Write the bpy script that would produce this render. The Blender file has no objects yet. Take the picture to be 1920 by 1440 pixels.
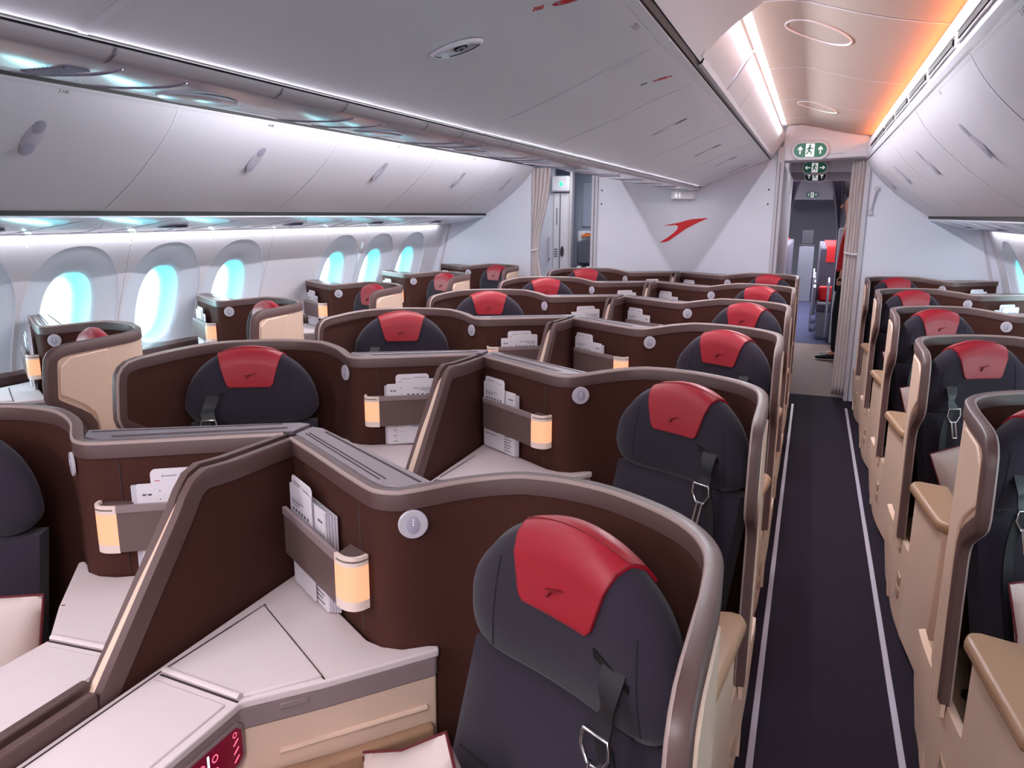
import bpy, bmesh, math, random
from mathutils import Vector, Matrix
random.seed(7)
SC = bpy.context.scene
COL = SC.collection
pi = math.pi
CX = -1.078            # centre line of the cabin; the camera stands at x=0 in the right aisle

# ------------------------------------------------------------------ camera
yaw, pitch, roll = math.radians(20.967), math.radians(12.491), math.radians(.3594)
f_ = Vector((-math.sin(yaw)*math.cos(pitch), math.cos(yaw)*math.cos(pitch), -math.sin(pitch)))
r_ = Vector((math.cos(yaw), math.sin(yaw), 0)); u_ = r_.cross(f_)
r2 = r_*math.cos(roll)+u_*math.sin(roll); u2 = -r_*math.sin(roll)+u_*math.cos(roll)
cam = bpy.data.objects.new('camera', bpy.data.cameras.new('camera')); COL.objects.link(cam)
cam.matrix_world = Matrix(((r2.x,u2.x,-f_.x,0),(r2.y,u2.y,-f_.y,0),(r2.z,u2.z,-f_.z,1.57),(0,0,0,1)))
cam.data.sensor_width = 36; cam.data.lens = 1444.3/1920*36; cam.data.clip_start = .02
SC.camera = cam
# ------------------------------------------------------------------ world and light
W = bpy.data.worlds.new('sky'); SC.world = W; W.use_nodes = True
nt = W.node_tree; nt.nodes.clear()
o = nt.nodes.new('ShaderNodeOutputWorld'); bg = nt.nodes.new('ShaderNodeBackground')
tc = nt.nodes.new('ShaderNodeTexCoord'); sp = nt.nodes.new('ShaderNodeSeparateXYZ'); rp = nt.nodes.new('ShaderNodeValToRGB')
nz = nt.nodes.new('ShaderNodeTexNoise'); nz.inputs['Scale'].default_value = 3.0
ad = nt.nodes.new('ShaderNodeMath'); ad.operation = 'MULTIPLY_ADD'; ad.inputs[1].default_value = .22
nt.links.new(tc.outputs['Generated'], sp.inputs[0]); nt.links.new(tc.outputs['Generated'], nz.inputs['Vector'])
nt.links.new(nz.outputs['Fac'], ad.inputs[0]); nt.links.new(sp.outputs['Z'], ad.inputs[2])
nt.links.new(ad.outputs[0], rp.inputs[0])
rp.color_ramp.elements[0].position = 0.02; rp.color_ramp.elements[0].color = (.50,.86,.88,1)
rp.color_ramp.elements[1].position = .14; rp.color_ramp.elements[1].color = (.80,.97,1,1)
nt.links.new(rp.outputs[0], bg.inputs[0]); bg.inputs[1].default_value = 8.0
nt.links.new(bg.outputs[0], o.inputs[0])
SC.view_settings.view_transform = 'Standard'; SC.view_settings.look = 'None'
SC.view_settings.exposure = 0.45; SC.view_settings.gamma = 1.0; SC.view_settings.use_curve_mapping = False
SC.cycles.use_denoising = True
SC.cycles.max_bounces = 8; SC.cycles.diffuse_bounces = 5; SC.cycles.transparent_max_bounces = 12
SC.cycles.caustics_reflective = False; SC.cycles.caustics_refractive = False
SC.cycles.sample_clamp_indirect = 6

def area(name, loc, size, power, color, rot=(0,0,0)):
    l = bpy.data.lights.new(name, 'AREA'); l.shape = 'RECTANGLE'; l.size, l.size_y = size
    l.energy = power; l.color = color
    ob = bpy.data.objects.new(name, l); COL.objects.link(ob); ob.location = loc; ob.rotation_euler = rot
    return ob
# cove lamps hidden behind the lips above both aisles (they wash the aisle ceilings)
for s in (1, -1):
    area('cove_lamp_inner', (CX+s*.755, 2.9, 2.225), (.05, 8.2), 5, (1,.96,.96), (0, math.radians(-s*142), 0))
    area('cove_lamp_outer', (CX+s*1.447, 2.9, 2.152), (.014, 8.2), 11 if s > 0 else 6, (1,.26,.07) if s > 0 else (1,.9,.88), (0, math.radians(s*104), 0))
    # slim fill strips added along both upper aisle edges to brighten lockers and seats
    area('fill_strip_inner', (CX+s*.802, 2.5, 2.207), (.014, 7.9), 76, (.93,.935,1), (0, math.radians(-s*28), 0))
    area('fill_strip_outer', (CX+s*1.412, 2.4, 2.139), (.012, 7.6), 5, (1,.95,.97), (0, math.radians(s*48), 0))
# lamps under the side lockers washing the sidewalls
for s in (1, -1):
    area('sidewall_lamp', (CX+s*2.318, 2.3, 1.455), (.018, 9.2), 11, (.93,.94,1), (0, math.radians(-s*10), 0))
    area('locker_wash_lamp', (CX+s*.1235, 2.3, 1.804), (.006, 9.2), 5, (.9,.88,1), (0, math.radians(-s*110), 0))
for s in (1, -1):
    area('channel_fill_lamp', (CX+s*.0925, 2.3, 1.7785), (.006, 9.2), 10, (.97,.93,1), (0, math.radians(-s*12), 0))  # added fill strips, softening the locker shadow on the rear bulkhead
# unseen fill lamps added over the photographer to brighten seats and consoles
for s in (1, -1):
    area('aisle_fill_lamp', (CX+s*1.08, -1.2, 2.19), (.5, 1.6), 46, (1,.93,.94), (0,0,0))
area('galley_ceiling_lamp', (CX+1.1, 8.7, 2.2), (.5, 1.0), 2.2, (1,.95,.95))
area('galley_ceiling_lamp', (CX-1.3, 8.0, 2.09), (.5, .8), 8, (.95,.97,1))
area('economy_ceiling_lamp', (CX+.9, 13.0, 2.3), (.8, 4.0), 170, (.9,.93,1))

# ------------------------------------------------------------------ materials
MATS = {}
def mat(name, color, rough=.5, metal=0, noise=0, nscale=200, bump=0, spec=.5, emit=None, estr=0, coat=0, sheen=0):
    m = bpy.data.materials.new(name); m.use_nodes = True; t = m.node_tree
    b = t.nodes['Principled BSDF']; b.inputs['Roughness'].default_value = rough; b.inputs['Metallic'].default_value = metal
    b.inputs['Specular IOR Level'].default_value = spec
    b.inputs['Base Color'].default_value = (*color, 1)
    if coat: b.inputs['Coat Weight'].default_value = coat; b.inputs['Coat Roughness'].default_value = .2
    if sheen: b.inputs['Sheen Weight'].default_value = sheen
    n = t.nodes.new('ShaderNodeTexNoise'); n.inputs['Scale'].default_value = nscale; n.inputs['Detail'].default_value = 3
    c = t.nodes.new('ShaderNodeTexCoord'); t.links.new(c.outputs['Object'], n.inputs['Vector'])
    if noise:
        mx = t.nodes.new('ShaderNodeMix'); mx.data_type = 'RGBA'
        mx.inputs[6].default_value = (*[x*(1-noise) for x in color], 1); mx.inputs[7].default_value = (*[min(1, x*(1+noise)) for x in color], 1)
        t.links.new(n.outputs['Fac'], mx.inputs[0]); t.links.new(mx.outputs[2], b.inputs['Base Color'])
    if bump:
        bp = t.nodes.new('ShaderNodeBump'); bp.inputs['Strength'].default_value = bump; bp.inputs['Distance'].default_value = .002
        t.links.new(n.outputs['Fac'], bp.inputs['Height']); t.links.new(bp.outputs[0], b.inputs['Normal'])
    if emit:
        b.inputs['Emission Color'].default_value = (*emit, 1); b.inputs['Emission Strength'].default_value = estr
    MATS[name] = m; return m
def S(r, g, b):   # sRGB 0..255 -> linear
    return tuple(((c/255)/12.92 if c <= 10 else ((c/255+.055)/1.055)**2.4) for c in (r, g, b))
mat('lining', S(70,38,32), .85, noise=.18, nscale=420, bump=.35, spec=.25)
mat('trim', S(91,67,66), .42, noise=.03, nscale=30)
mat('piping', S(160,138,134), .35)
mat('beige', S(222,192,172), .5, noise=.02, nscale=20)
mat('beige_dark', S(168,142,118), .45, noise=.03, nscale=20)
mat('leather_tan', S(166,130,104), .38, noise=.04, nscale=80, bump=.1)
mat('cream', S(222,206,208), .45, noise=.02, nscale=25)
mat('taupe', S(142,124,126), .45)
mat('pocket_brown', S(104,84,82), .4)
mat('cap_grey', S(128,116,124), .3, metal=.35)
mat('groove', S(60,48,50), .8)
mat('cloth', S(46,40,52), .9, noise=.25, nscale=500, bump=.4, spec=.2, sheen=.15)
mat('cloth_seam', S(34,29,38), .9)
mat('red', S(160,24,42), .42, noise=.05, nscale=60, bump=.08)
mat('red_seam', S(120,14,26), .6)
mat('belt', S(22,20,26), .5, noise=.15, nscale=300)
mat('belt_pad', S(48,46,54), .55, noise=.15, nscale=100)
mat('chrome', (.8,.8,.82), .18, metal=1)
mat('black', S(16,15,18), .6)
mat('paper', S(232,226,232), .6, noise=.02)
mat('paper_grey', S(205,200,210), .6)
mat('ink', S(90,84,96), .7)
mat('ink_red', S(196,60,80), .7)
mat('photo_print', S(70,18,22), .5)
mat('orange_print', S(226,120,40), .5)
mat('switch', S(196,190,200), .35)
mat('switch_inner', S(168,164,182), .3)
mat('lamp', S(150,115,95), .4, emit=(1,.44,.24), estr=.75)
mat('lamp_cap', S(215,196,192), .4, emit=(1,.7,.55), estr=.12)
mat('pillow', S(208,190,186), .9, noise=.03, nscale=15, bump=.15)
mat('pillow_trim', S(96,20,30), .8)
mat('latch', S(190,184,198), .35)
mat('shellwhite', S(214,212,220), .42, noise=.015, nscale=6)
mat('bin', S(224,220,228), .38, noise=.015, nscale=5)
mat('bin_seam', S(232,229,238), .5)
mat('bin_gap', S(112,106,118), .7)
mat('ceil', S(182,164,154), .5)
mat('psu', S(222,222,236), .2, coat=1, spec=1)
mat('psu_line', S(150,140,158), .5)
mat('rail', S(176,168,174), .4)
mat('wallpanel', S(214,210,216), .55, noise=.01, nscale=5)
mat('surround', S(214,218,228), .5)
mat('reveal', S(160,216,226), .4)  # cyan of the daylight put into the reveal colour
mat('bulkhead', S(212,212,224), .5, noise=.01, nscale=4)
mat('frame_grey', S(186,180,188), .45)
mat('logo_red', S(200,16,26), .45)
mat('ink_dark', S(50,46,56), .6)
mat('carpet', S(40,34,45), .95, noise=.8, nscale=300, bump=.6, spec=.1)
mat('carpet_blue', S(66,66,92), .95, noise=.3, nscale=500, bump=.4, spec=.1)
mat('strip', S(172,168,184), .5)
mat('dado', S(128,112,116), .7)
mat('curtain', S(204,192,192), .9, noise=.06, nscale=60)
mat('curtain_dark', S(82,76,90), .9, noise=.1, nscale=60)
mat('sign_green', S(20,110,84), .4, emit=S(20,110,86), estr=.12)
mat('sign_white', S(236,240,240), .4, emit=(1,1,1), estr=.35)
mat('sign_dark', S(32,58,50), .4)
mat('green_light', S(60,220,140), .4, emit=S(40,230,140), estr=1.5)
mat('seat_grey', S(86,80,96), .8, noise=.1, nscale=200)
mat('seat_red', S(216,22,30), .6)
mat('metal_grey', S(150,150,165), .35, metal=.7)
mat('jump_grey', S(84,84,98), .8)
mat('wall_blue', S(150,156,176), .5)
mat('uniform_red', S(200,22,30), .8)
mat('trousers', S(18,16,22), .85)
mat('skin', S(206,150,128), .55)
mat('hair', S(40,28,22), .7)
mat('screen', S(40,6,14), .25, emit=(.25,.0,.03), estr=.35)
mat('screen_red', S(240,60,80), .4, emit=(1,.12,.2), estr=1.6)
mat('screen_cyan', S(200,250,255), .3, emit=(.55,.9,1), estr=1.3)
# vestibule floor: brownish wood-look vinyl
m = mat('vinyl', S(120,104,106), .75, spec=.15)
t = m.node_tree; b = t.nodes['Principled BSDF']; wv = t.nodes.new('ShaderNodeTexNoise'); mp = t.nodes.new('ShaderNodeMapping'); c = t.nodes.new('ShaderNodeTexCoord')
mp.inputs['Scale'].default_value = (3, 40, 1); wv.inputs['Scale'].default_value = 2; mx = t.nodes.new('ShaderNodeMix'); mx.data_type = 'RGBA'
mx.inputs[6].default_value = (*S(96,76,74), 1); mx.inputs[7].default_value = (*S(128,104,100), 1)
t.links.new(c.outputs['Object'], mp.inputs[0]); t.links.new(mp.outputs[0], wv.inputs['Vector']); t.links.new(wv.outputs['Fac'], mx.inputs[0]); t.links.new(mx.outputs[2], b.inputs['Base Color'])
# window pane: mostly clear, slightly cyan, with a faint reflection
m = bpy.data.materials.new('pane'); m.use_nodes = True; t = m.node_tree; t.nodes.clear()
oo = t.nodes.new('ShaderNodeOutputMaterial'); tr = t.nodes.new('ShaderNodeBsdfTransparent'); gl = t.nodes.new('ShaderNodeBsdfGlossy'); mi = t.nodes.new('ShaderNodeMixShader')
tr.inputs[0].default_value = (.86,.98,1,1); gl.inputs['Roughness'].default_value = .05; mi.inputs[0].default_value = .05
t.links.new(tr.outputs[0], mi.inputs[1]); t.links.new(gl.outputs[0], mi.inputs[2]); t.links.new(mi.outputs[0], oo.inputs[0]); MATS['pane'] = m

# ------------------------------------------------------------------ mesh helpers
class MB:
    def __init__(s, sx=1): s.v = []; s.f = []; s.sx = sx
    def add(s, vs, fs):
        n = len(s.v); s.v += [tuple(v) for v in vs]; s.f += [tuple(i+n for i in f) for f in fs]; return s
    def hexa(s, c):   # 8 corners: bottom 4 ccw, top 4 ccw
        return s.add(c, [(3,2,1,0),(4,5,6,7),(0,1,5,4),(1,2,6,5),(2,3,7,6),(3,0,4,7)])
    def box(s, x0, x1, y0, y1, z0, z1):
        return s.hexa([(x0,y0,z0),(x1,y0,z0),(x1,y1,z0),(x0,y1,z0),(x0,y0,z1),(x1,y0,z1),(x1,y1,z1),(x0,y1,z1)])
    def prism(s, poly, z0, z1):
        a = sum(poly[i][0]*poly[(i+1) % len(poly)][1]-poly[(i+1) % len(poly)][0]*poly[i][1] for i in range(len(poly)))
        if a < 0: poly = poly[::-1]
        n = len(poly); vs = [(x,y,z0) for x,y in poly]+[(x,y,z1) for x,y in poly]
        return s.add(vs, [tuple(range(n))[::-1], tuple(range(n,2*n))]+[(i,(i+1) % n,n+(i+1) % n,n+i) for i in range(n)])
    def slab(s, poly, fn, t0, t1):   # poly of 2d points, fn(p,q,t) -> xyz, extruded t0..t1
        n = len(poly); vs = [fn(p,q,t0) for p,q in poly]+[fn(p,q,t1) for p,q in poly]
        return s.add(vs, [tuple(range(n))[::-1], tuple(range(n,2*n))]+[(i,(i+1) % n,n+(i+1) % n,n+i) for i in range(n)])
    def grid(s, rows, closed=False):
        n = len(rows[0]); vs = [p for r in rows for p in r]; fs = []
        for i in range(len(rows)-1):
            for j in range(n if closed else n-1):
                k = (j+1) % n
                fs.append((i*n+j, i*n+k, (i+1)*n+k, (i+1)*n+j))
        return s.add(vs, fs)
    def tube(s, pts, r, n=8, flat=1.0, cap=True):
        pts = [Vector(p) for p in pts]; rows = []; up = Vector((0,0,1)); prev = None
        for i, p in enumerate(pts):
            d = (pts[min(i+1,len(pts)-1)]-pts[max(i-1,0)]).normalized()
            a = d.cross(up)
            if a.length < .05: a = d.cross(Vector((0,1,0)))
            a.normalize()
            if prev is not None and a.dot(prev) < 0: a = -a
            prev = a; b_ = a.cross(d)
            rr = r[i] if isinstance(r, (list,tuple)) else r
            rows.append([tuple(p+a*rr*math.cos(2*pi*k/n)+b_*rr*flat*math.sin(2*pi*k/n)) for k in range(n)])
        s.grid(rows, True)
        if cap:
            m0 = len(s.v); s.add(rows[0]+rows[-1], [tuple(range(n)), tuple(range(2*n-1,n-1,-1))])
        return s
    def disc(s, c, n_, r, th, seg=32, r2=None, ax=None):
        c = Vector(c); n_ = Vector(n_).normalized(); a = ax if ax else (n_.cross(Vector((0,0,1)))).normalized(); b_ = a.cross(n_)
        r2 = r2 or r
        R0 = [tuple(c+a*r*math.cos(2*pi*k/seg)+b_*r2*math.sin(2*pi*k/seg)) for k in range(seg)]
        R1 = [tuple(c+n_*th*.7+a*r*math.cos(2*pi*k/seg)+b_*r2*math.sin(2*pi*k/seg)) for k in range(seg)]
        R2 = [tuple(c+n_*th+a*(r*.93)*math.cos(2*pi*k/seg)+b_*(r2*.93)*math.sin(2*pi*k/seg)) for k in range(seg)]
        s.grid([R0,R1,R2], True); return s.add(R2, [tuple(range(seg))])
    def build(s, name, m, parent=None, smooth=35, bevel=0, seg=2, fix=True):
        me = bpy.data.meshes.new(name); vs = [(v[0]*s.sx, v[1], v[2]) for v in s.v]
        me.from_pydata(vs, [], s.f); me.materials.append(MATS[m])
        bm = bmesh.new(); bm.from_mesh(me); bmesh.ops.remove_doubles(bm, verts=bm.verts, dist=1e-5)
        if fix: bmesh.ops.recalc_face_normals(bm, faces=bm.faces)
        bm.to_mesh(me); bm.free()
        if smooth:
            me.shade_smooth(); me.set_sharp_from_angle(angle=math.radians(smooth))
        ob = bpy.data.objects.new(name, me); COL.objects.link(ob)
        if parent: ob.parent = parent
        if bevel:
            bv = ob.modifiers.new('bevel', 'BEVEL'); bv.width = bevel; bv.segments = seg; bv.limit_method = 'ANGLE'; bv.angle_limit = math.radians(40)
        return ob
def empty(name, loc=(0,0,0)):
    o = bpy.data.objects.new(name, None); COL.objects.link(o); o.location = loc; o.empty_display_size = .1; return o
def tag(o, label=None, cat=None, group=None, kind=None):
    for k, v in (('label',label),('category',cat),('group',group),('kind',kind)):
        if v: o[k] = v
    return o
KIDS = {}
def copy_tree(o, parent=None, skip=()):
    c = o.copy(); COL.objects.link(c); c.parent = parent
    for k in list(o.children):
        if k.name.split('.')[0] in skip: continue
        copy_tree(k, c)
    return c
def text_ob(name, body, size, m, fn, parent=None, align='LEFT', thick=0.0):
    """lettering turned into a mesh; fn(u,v)->xyz places its flat coordinates"""
    cu = bpy.data.curves.new(name, 'FONT'); cu.body = body; cu.size = size; cu.align_x = align; cu.resolution_u = 2
    t_ = bpy.data.objects.new('tmp_text', cu); COL.objects.link(t_)
    dg = bpy.context.evaluated_depsgraph_get(); me = bpy.data.meshes.new_from_object(t_.evaluated_get(dg))
    bpy.data.objects.remove(t_); me.name = name
    for v in me.vertices: v.co = Vector(fn(v.co.x, v.co.y))
    me.materials.clear(); me.materials.append(MATS[m])
    ob = bpy.data.objects.new(name, me); COL.objects.link(ob)
    if parent: ob.parent = parent
    return ob
def catmull(P, n=6):
    out = []
    for i in range(len(P)-1):
        p0, p1, p2, p3 = P[max(i-1,0)], P[i], P[i+1], P[min(i+2,len(P)-1)]
        for k in range(n):
            t = k/n
            out.append(tuple(.5*((2*b)+(-a+c)*t+(2*a-5*b+4*c-d)*t*t+(-a+3*b-3*c+d)*t**3) for a,b,c,d in zip(p0,p1,p2,p3)))
    out.append(P[-1]); return out
# ------------------------------------------------------------------ setting: the tube of the cabin
YB = 7.1               # rear bulkhead
Y0 = -2.6
def struct(mb, name, m, parent=None, **kw):
    ob = mb.build(name, m, parent, **kw)
    if not parent: ob['kind'] = 'structure'
    return ob
def ext(mb, prof, y0, y1, n=1, s=1, closed=False):
    """profile of (rel x, z) run along y"""
    rows = [[(CX+s*x, y0+(y1-y0)*i/n, z) for x, z in prof] for i in range(n+1)]
    return mb.grid(rows, closed)
def thick(prof, t, s=0):
    """closed loop from an open profile, pushed away by t along the outward side"""
    out = []
    for i, p in enumerate(prof):
        a = prof[max(i-1,0)]; b = prof[min(i+1,len(prof)-1)]; d = Vector((b[0]-a[0], b[1]-a[1])).normalized()
        out.append((p[0]-d.y*t, p[1]+d.x*t))
    return prof+out[::-1]
fl = struct(MB().box(CX-2.75, CX+2.75, Y0, 7.22, -.06, 0), 'floor', 'carpet', smooth=0)
struct(MB().box(CX-2.75, CX+2.75, 7.22, 10.24, -.06, -.001), 'floor_vestibule', 'vinyl', smooth=0)
struct(MB().box(CX-2.75, CX+2.75, 10.24, 22, -.06, 0), 'floor_rear', 'carpet_blue', smooth=0)
# aisle marking strips let into the carpet
for s in (1, -1):
    for xr in (1.031, 1.449):
        tag(MB().box(CX+s*xr-.010, CX+s*xr+.010, -1.5, 6.80, -.001, .004).build('floor_path_strip', 'strip', bevel=.002),
            f'pale marking strip in the carpet along the {"seat" if False else ("inner" if xr < 1.2 else "outer")} side of the {"right" if s > 0 else "left"} aisle', 'floor strip', 'floor marking strips')
# sidewall profile (rel x, z)
WP = [(2.345,1.455),(2.385,1.36),(2.425,1.26),(2.465,1.15),(2.50,1.05),(2.53,.95),(2.555,.86),(2.57,.77)]
def wx(z):
    for (a, z1), (b, z0) in zip(WP[:-1], WP[1:]):
        if z0 <= z <= z1: return a+(b-a)*(z1-z)/(z1-z0)
    return WP[0][0] if z > 1.455 else WP[-1][0]
def walls(s, wins, name):
    mb = MB(); P = lambda y, z, t=0: (CX+s*(wx(z)+t), y, z)
    ys = sorted(wins); edges = [Y0]
    zs = [1.455-(1.455-.77)*i/12 for i in range(13)]
    def plain(y0, y1):
        if y1-y0 > .001: mb.grid([[P(y, z) for z in zs] for y in [y0+(y1-y0)*i/2 for i in range(3)]])
    cur = Y0
    for w in ys:
        plain(cur, w-.30); cur = w+.30
    plain(cur, YB)
    N = 64; sur = MB(); rev = MB()
    def out(t):   # unit directions
        return 2*pi*t/N
    for w in ys:
        R = []
        def rect(th):
            c, sn = math.cos(th), math.sin(th); zc = 1.03; up = 1.455-zc; dn = zc-.77
            k = min(.30/max(1e-6,abs(c)), (up if sn > 0 else dn)/max(1e-6,abs(sn))); return (w+c*k, zc+sn*k)
        def arch(th):
            c, sn = math.cos(th), math.sin(th); zc = 1.03
            if sn >= 0: return (w+.288*math.copysign(abs(c)**.85, c), zc+.365*abs(sn)**.85)
            k = min(.288/max(1e-6,abs(c)), .252/max(1e-6,abs(sn))); return (w+c*k, zc+sn*k)
        def ell(th, a, b, p=.78):
            c, sn = math.cos(th), math.sin(th); return (w+a*math.copysign(abs(c)**p, c), 1.03+b*math.copysign(abs(sn)**p, sn))
        ths = [out(t) for t in range(N)]
        R0 = [P(*rect(t)) for t in ths]; R1 = [P(*arch(t)) for t in ths]
        mb.grid([R0, R1], True)
        R2 = [P(*arch(t), .006) for t in ths]; R2b = [P(w+(arch(t)[0]-w)*.96, 1.03+(arch(t)[1]-1.03)*.965, .010) for t in ths]
        R3 = [P(*ell(t, .172, .252), .022) for t in ths]; R4 = [P(*ell(t, .158, .238), .030) for t in ths]; R5 = [P(*ell(t, .150, .230), .040) for t in ths]
        sur.grid([R1, R2, R2b, R3, R4, R5], True)
        R6 = [P(*ell(t, .140, .218), .10) for t in ths]; R7 = [P(*ell(t, .128, .205), .14) for t in ths]
        rev.grid([R5, R6, R7], True)
    wl = struct(mb, name, 'wallpanel', smooth=40)
    return wl, sur, rev
WL = [.52,1.11,1.71,2.31,2.91,3.52,4.12,5.32,5.90,6.51]
WR = [.52,1.11,1.71,2.31,2.91,3.52,4.12,4.72,5.32,5.90,6.55]
for s, wins, name in ((-1, WL, 'wall_left'), (1, WR, 'wall_right')):
    wl, sur, rev = walls(s, wins, name)
    sur.build('window_surround', 'surround', wl, smooth=50)
    # vertical panel joints
    mb = MB()
    ys = [3.215+1.2*i-3.6 for i in range(9)]
    for y in ys:
        if y < 7: mb.grid([[(CX+s*(wx(z)-.0012), y+dy, z) for z in [1.45-.68*i/10 for i in range(11)]] for dy in (-.0035,.0035)])
    mb.build('panel_joint', 'frame_grey', wl, smooth=0)
    struct(MB().slab([(2.565,.79),(2.535,.775),(2.535,.74),(2.60,.74),(2.60,.79)], lambda p,q,t: (CX+s*p,t,q), Y0, YB), f'trim_{1 if s < 0 else 2}', 'trim')
    ext(mb := MB(), [(2.57,.76),(2.60,.5),(2.58,.25),(2.52,0)], Y0, YB, 1, s)
    struct(mb, 'wall_left_lower' if s < 0 else 'wall_right_lower', 'dado')
n = 0
for s, wins in ((-1, WL), (1, WR)):
    for w in wins:
        n += 1
        N = 48; th = [2*pi*t/N for t in range(N)]
        P = lambda y, z, t=0: (CX+s*(wx(z)+t), y, z)
        e = lambda t, a, b, p=.78: (w+a*math.copysign(abs(math.cos(t))**p, math.cos(t)), 1.03+b*math.copysign(abs(math.sin(t))**p, math.sin(t)))
        mb = MB(); mb.grid([[P(*e(t,.151,.231), .039) for t in th],[P(*e(t,.150,.230), .046) for t in th],[P(*e(t,.143,.221), .105) for t in th],[P(*e(t,.126,.203), .125) for t in th],[P(*e(t,.120,.197), .15) for t in th]], True)
        wr = mb.build(f'window_{n}', 'reveal', smooth=60); wr['kind'] = 'structure'
        mb = MB(); R = [P(*e(t,.140,.215), .108) for t in th]; mb.add(R, [tuple(range(N))]); mb.build('window_pane', 'pane', wr, smooth=0)
# service strip under the lockers
LP = [(1.43,2.0),(1.475,1.93),(1.53,1.868),(1.60,1.803),(1.68,1.735),(1.78,1.66),(1.92,1.568)]
for s in (-1, 1):
    side = 'left' if s < 0 else 'right'
    mb = MB(); ext(mb, thick([(1.925,1.540),(1.95,1.530),(2.02,1.510),(2.12,1.487),(2.23,1.470),(2.335,1.462)], .02), Y0, YB, 1, s, True)
    pr = struct(mb, f'ceiling_service_strip_{side}', 'psu', smooth=40)
    mb = MB()
    for i in range(16):
        y = -1.0+i*.52
        if y > 6.6: break
        pts = [(1.93,0),(2.0,.10),(2.1,.17),(2.2,.2),(2.33,.2)]
        for sg in (1, -1):
            mb.tube([(CX+s*x, y+sg*dy*.9, {1.93:1.538,2.0:1.515,2.1:1.491,2.2:1.4735,2.33:1.461}[x]) for x, dy in pts], .0018, 5)
    mb.build('strip_joint', 'psu_line', pr, smooth=0)
    mb = MB()
    for i in range(7):
        y = .15+i*1.04
        mb.disc((CX+s*2.12, y, 1.4865), (0,0,-1), .045, .006, 20, r2=.10, ax=Vector((1,0,0)))
    mb.build('service_unit', 'psu', pr, smooth=40)
    # wall-lamp valance and top of the sidewall
    mb = MB(); ext(mb, [(2.335,1.462),(2.36,1.50),(2.40,1.49),(2.345,1.455)], Y0, YB, 1, s, True); struct(mb, f'trim_{3 if s < 0 else 4}', 'shellwhite')
    # locker face backing, dark gap
    mb = MB(); ext(mb, [(1.925,1.572),(1.925,1.548),(2.1,1.55),(2.1,1.60)], Y0, YB, 1, s, True); struct(mb, f'trim_{5 if s < 0 else 6}', 'black')
    # upper panel between the aisle ceiling and the lockers, with air outlets
    mb = MB(); ext(mb, thick([(1.418,2.146),(1.421,2.085),(1.424,2.055),(1.430,2.040),(1.422,2.030),(1.432,2.016)], .02), Y0, YB, 1, s, True)
    up = struct(mb, f'ceiling_valance_{side}', 'shellwhite', smooth=30)
    mb = MB(); mr = MB()
    for i in range(-3, 8):
        y = 2.77+i*.635
        if y+.53 > YB: break
        mb.box(CX+s*1.4155, CX+s*1.424, y, y+.53, 2.066, 2.084)
        mr.box(CX+s*1.4145, CX+s*1.4175, y-.02, y+.55, 2.088, 2.094); mr.box(CX+s*1.4165, CX+s*1.4195, y-.02, y+.55, 2.054, 2.060)
    mb.build('air_outlet', 'black', up, smooth=0); mr.build('outlet_rim', 'bin', up, smooth=0)
    mb = MB(); ext(mb, [(1.432,2.016),(1.45,2.016),(1.45,2.002),(1.434,2.002)], Y0, YB, 1, s, True); struct(mb, f'trim_{7 if s < 0 else 8}', 'black')
    # aisle ceiling
    CP = [(.80,2.292),(.86,2.302),(.93,2.301),(1.0,2.290),(1.064,2.272),(1.16,2.246),(1.27,2.222),(1.36,2.207),(1.43,2.198),(1.50,2.19)]
    mb = MB(); ext(mb, CP, Y0, YB, 1, s); ce = struct(mb, f'ceiling_aisle_{side}', 'ceil', smooth=60)
    mb = MB()
    for y in (1.8,3.07,4.38,5.58,6.6):
        mb.grid([[(CX+s*x, y+dy+.10*(x-1.1), z-.0015) for x, z in CP] for dy in (-.006,.006)])
    mb.build('ceiling_joint', 'bin_seam', ce, smooth=0)
    mb = MB()
    for y in (3.5, 5.8):
        pts = []
        for k in range(33):
            t_ = 2*pi*k/32; x = 1.03+.125*math.cos(t_); yy = y+.16*math.sin(t_)+.5*(x-1.03)
            z = next((za+(zb-za)*(x-xa)/(xb-xa) for (xa,za),(xb,zb) in zip(CP[:-1],CP[1:]) if xa <= x <= xb), 2.2); pts.append((CX+s*x, yy, z-.002))
        mb.tube(pts, .004, 6)
    mb.build('access_ring', 'bin_seam', ce, smooth=0)
    # cove walls that hold the hidden lamps
    mb = MB(); ext(mb, [(.80,2.292),(.74,2.292),(.70,2.20),(.72,2.19),(.785,2.205)], Y0, YB, 1, s); struct(mb, f'trim_{9 if s < 0 else 10}', 'shellwhite')
    # side panel between the centre lockers and the aisle ceiling
    mb = MB(); ext(mb, thick([(.705,2.055),(.735,2.10),(.765,2.15),(.785,2.185),(.795,2.215)], .012), 2.62, YB, 1, s, True)
    sp2 = struct(mb, f'ceiling_side_panel_{side}', 'shellwhite', smooth=50)
    mb = MB()
    for y in (3.9,5.1,6.3): mb.grid([[(CX+s*(x+.0015), y+dy, z) for x, z in [(.705,2.055),(.735,2.10),(.765,2.15),(.785,2.185)]] for dy in (-.003,.003)])
    mb.build('panel_joint', 'bin_gap', sp2, smooth=0)
    mb = MB(); mb.disc((CX+s*.752, 3.35, 2.128), (s*.83,0,-.55), .022, .004, 24, r2=.085, ax=None) ; mb.build('panel_latch', 'switch_inner', sp2, smooth=40)
    # lowered arched panel above the front of the aisle
    rows = []
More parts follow.
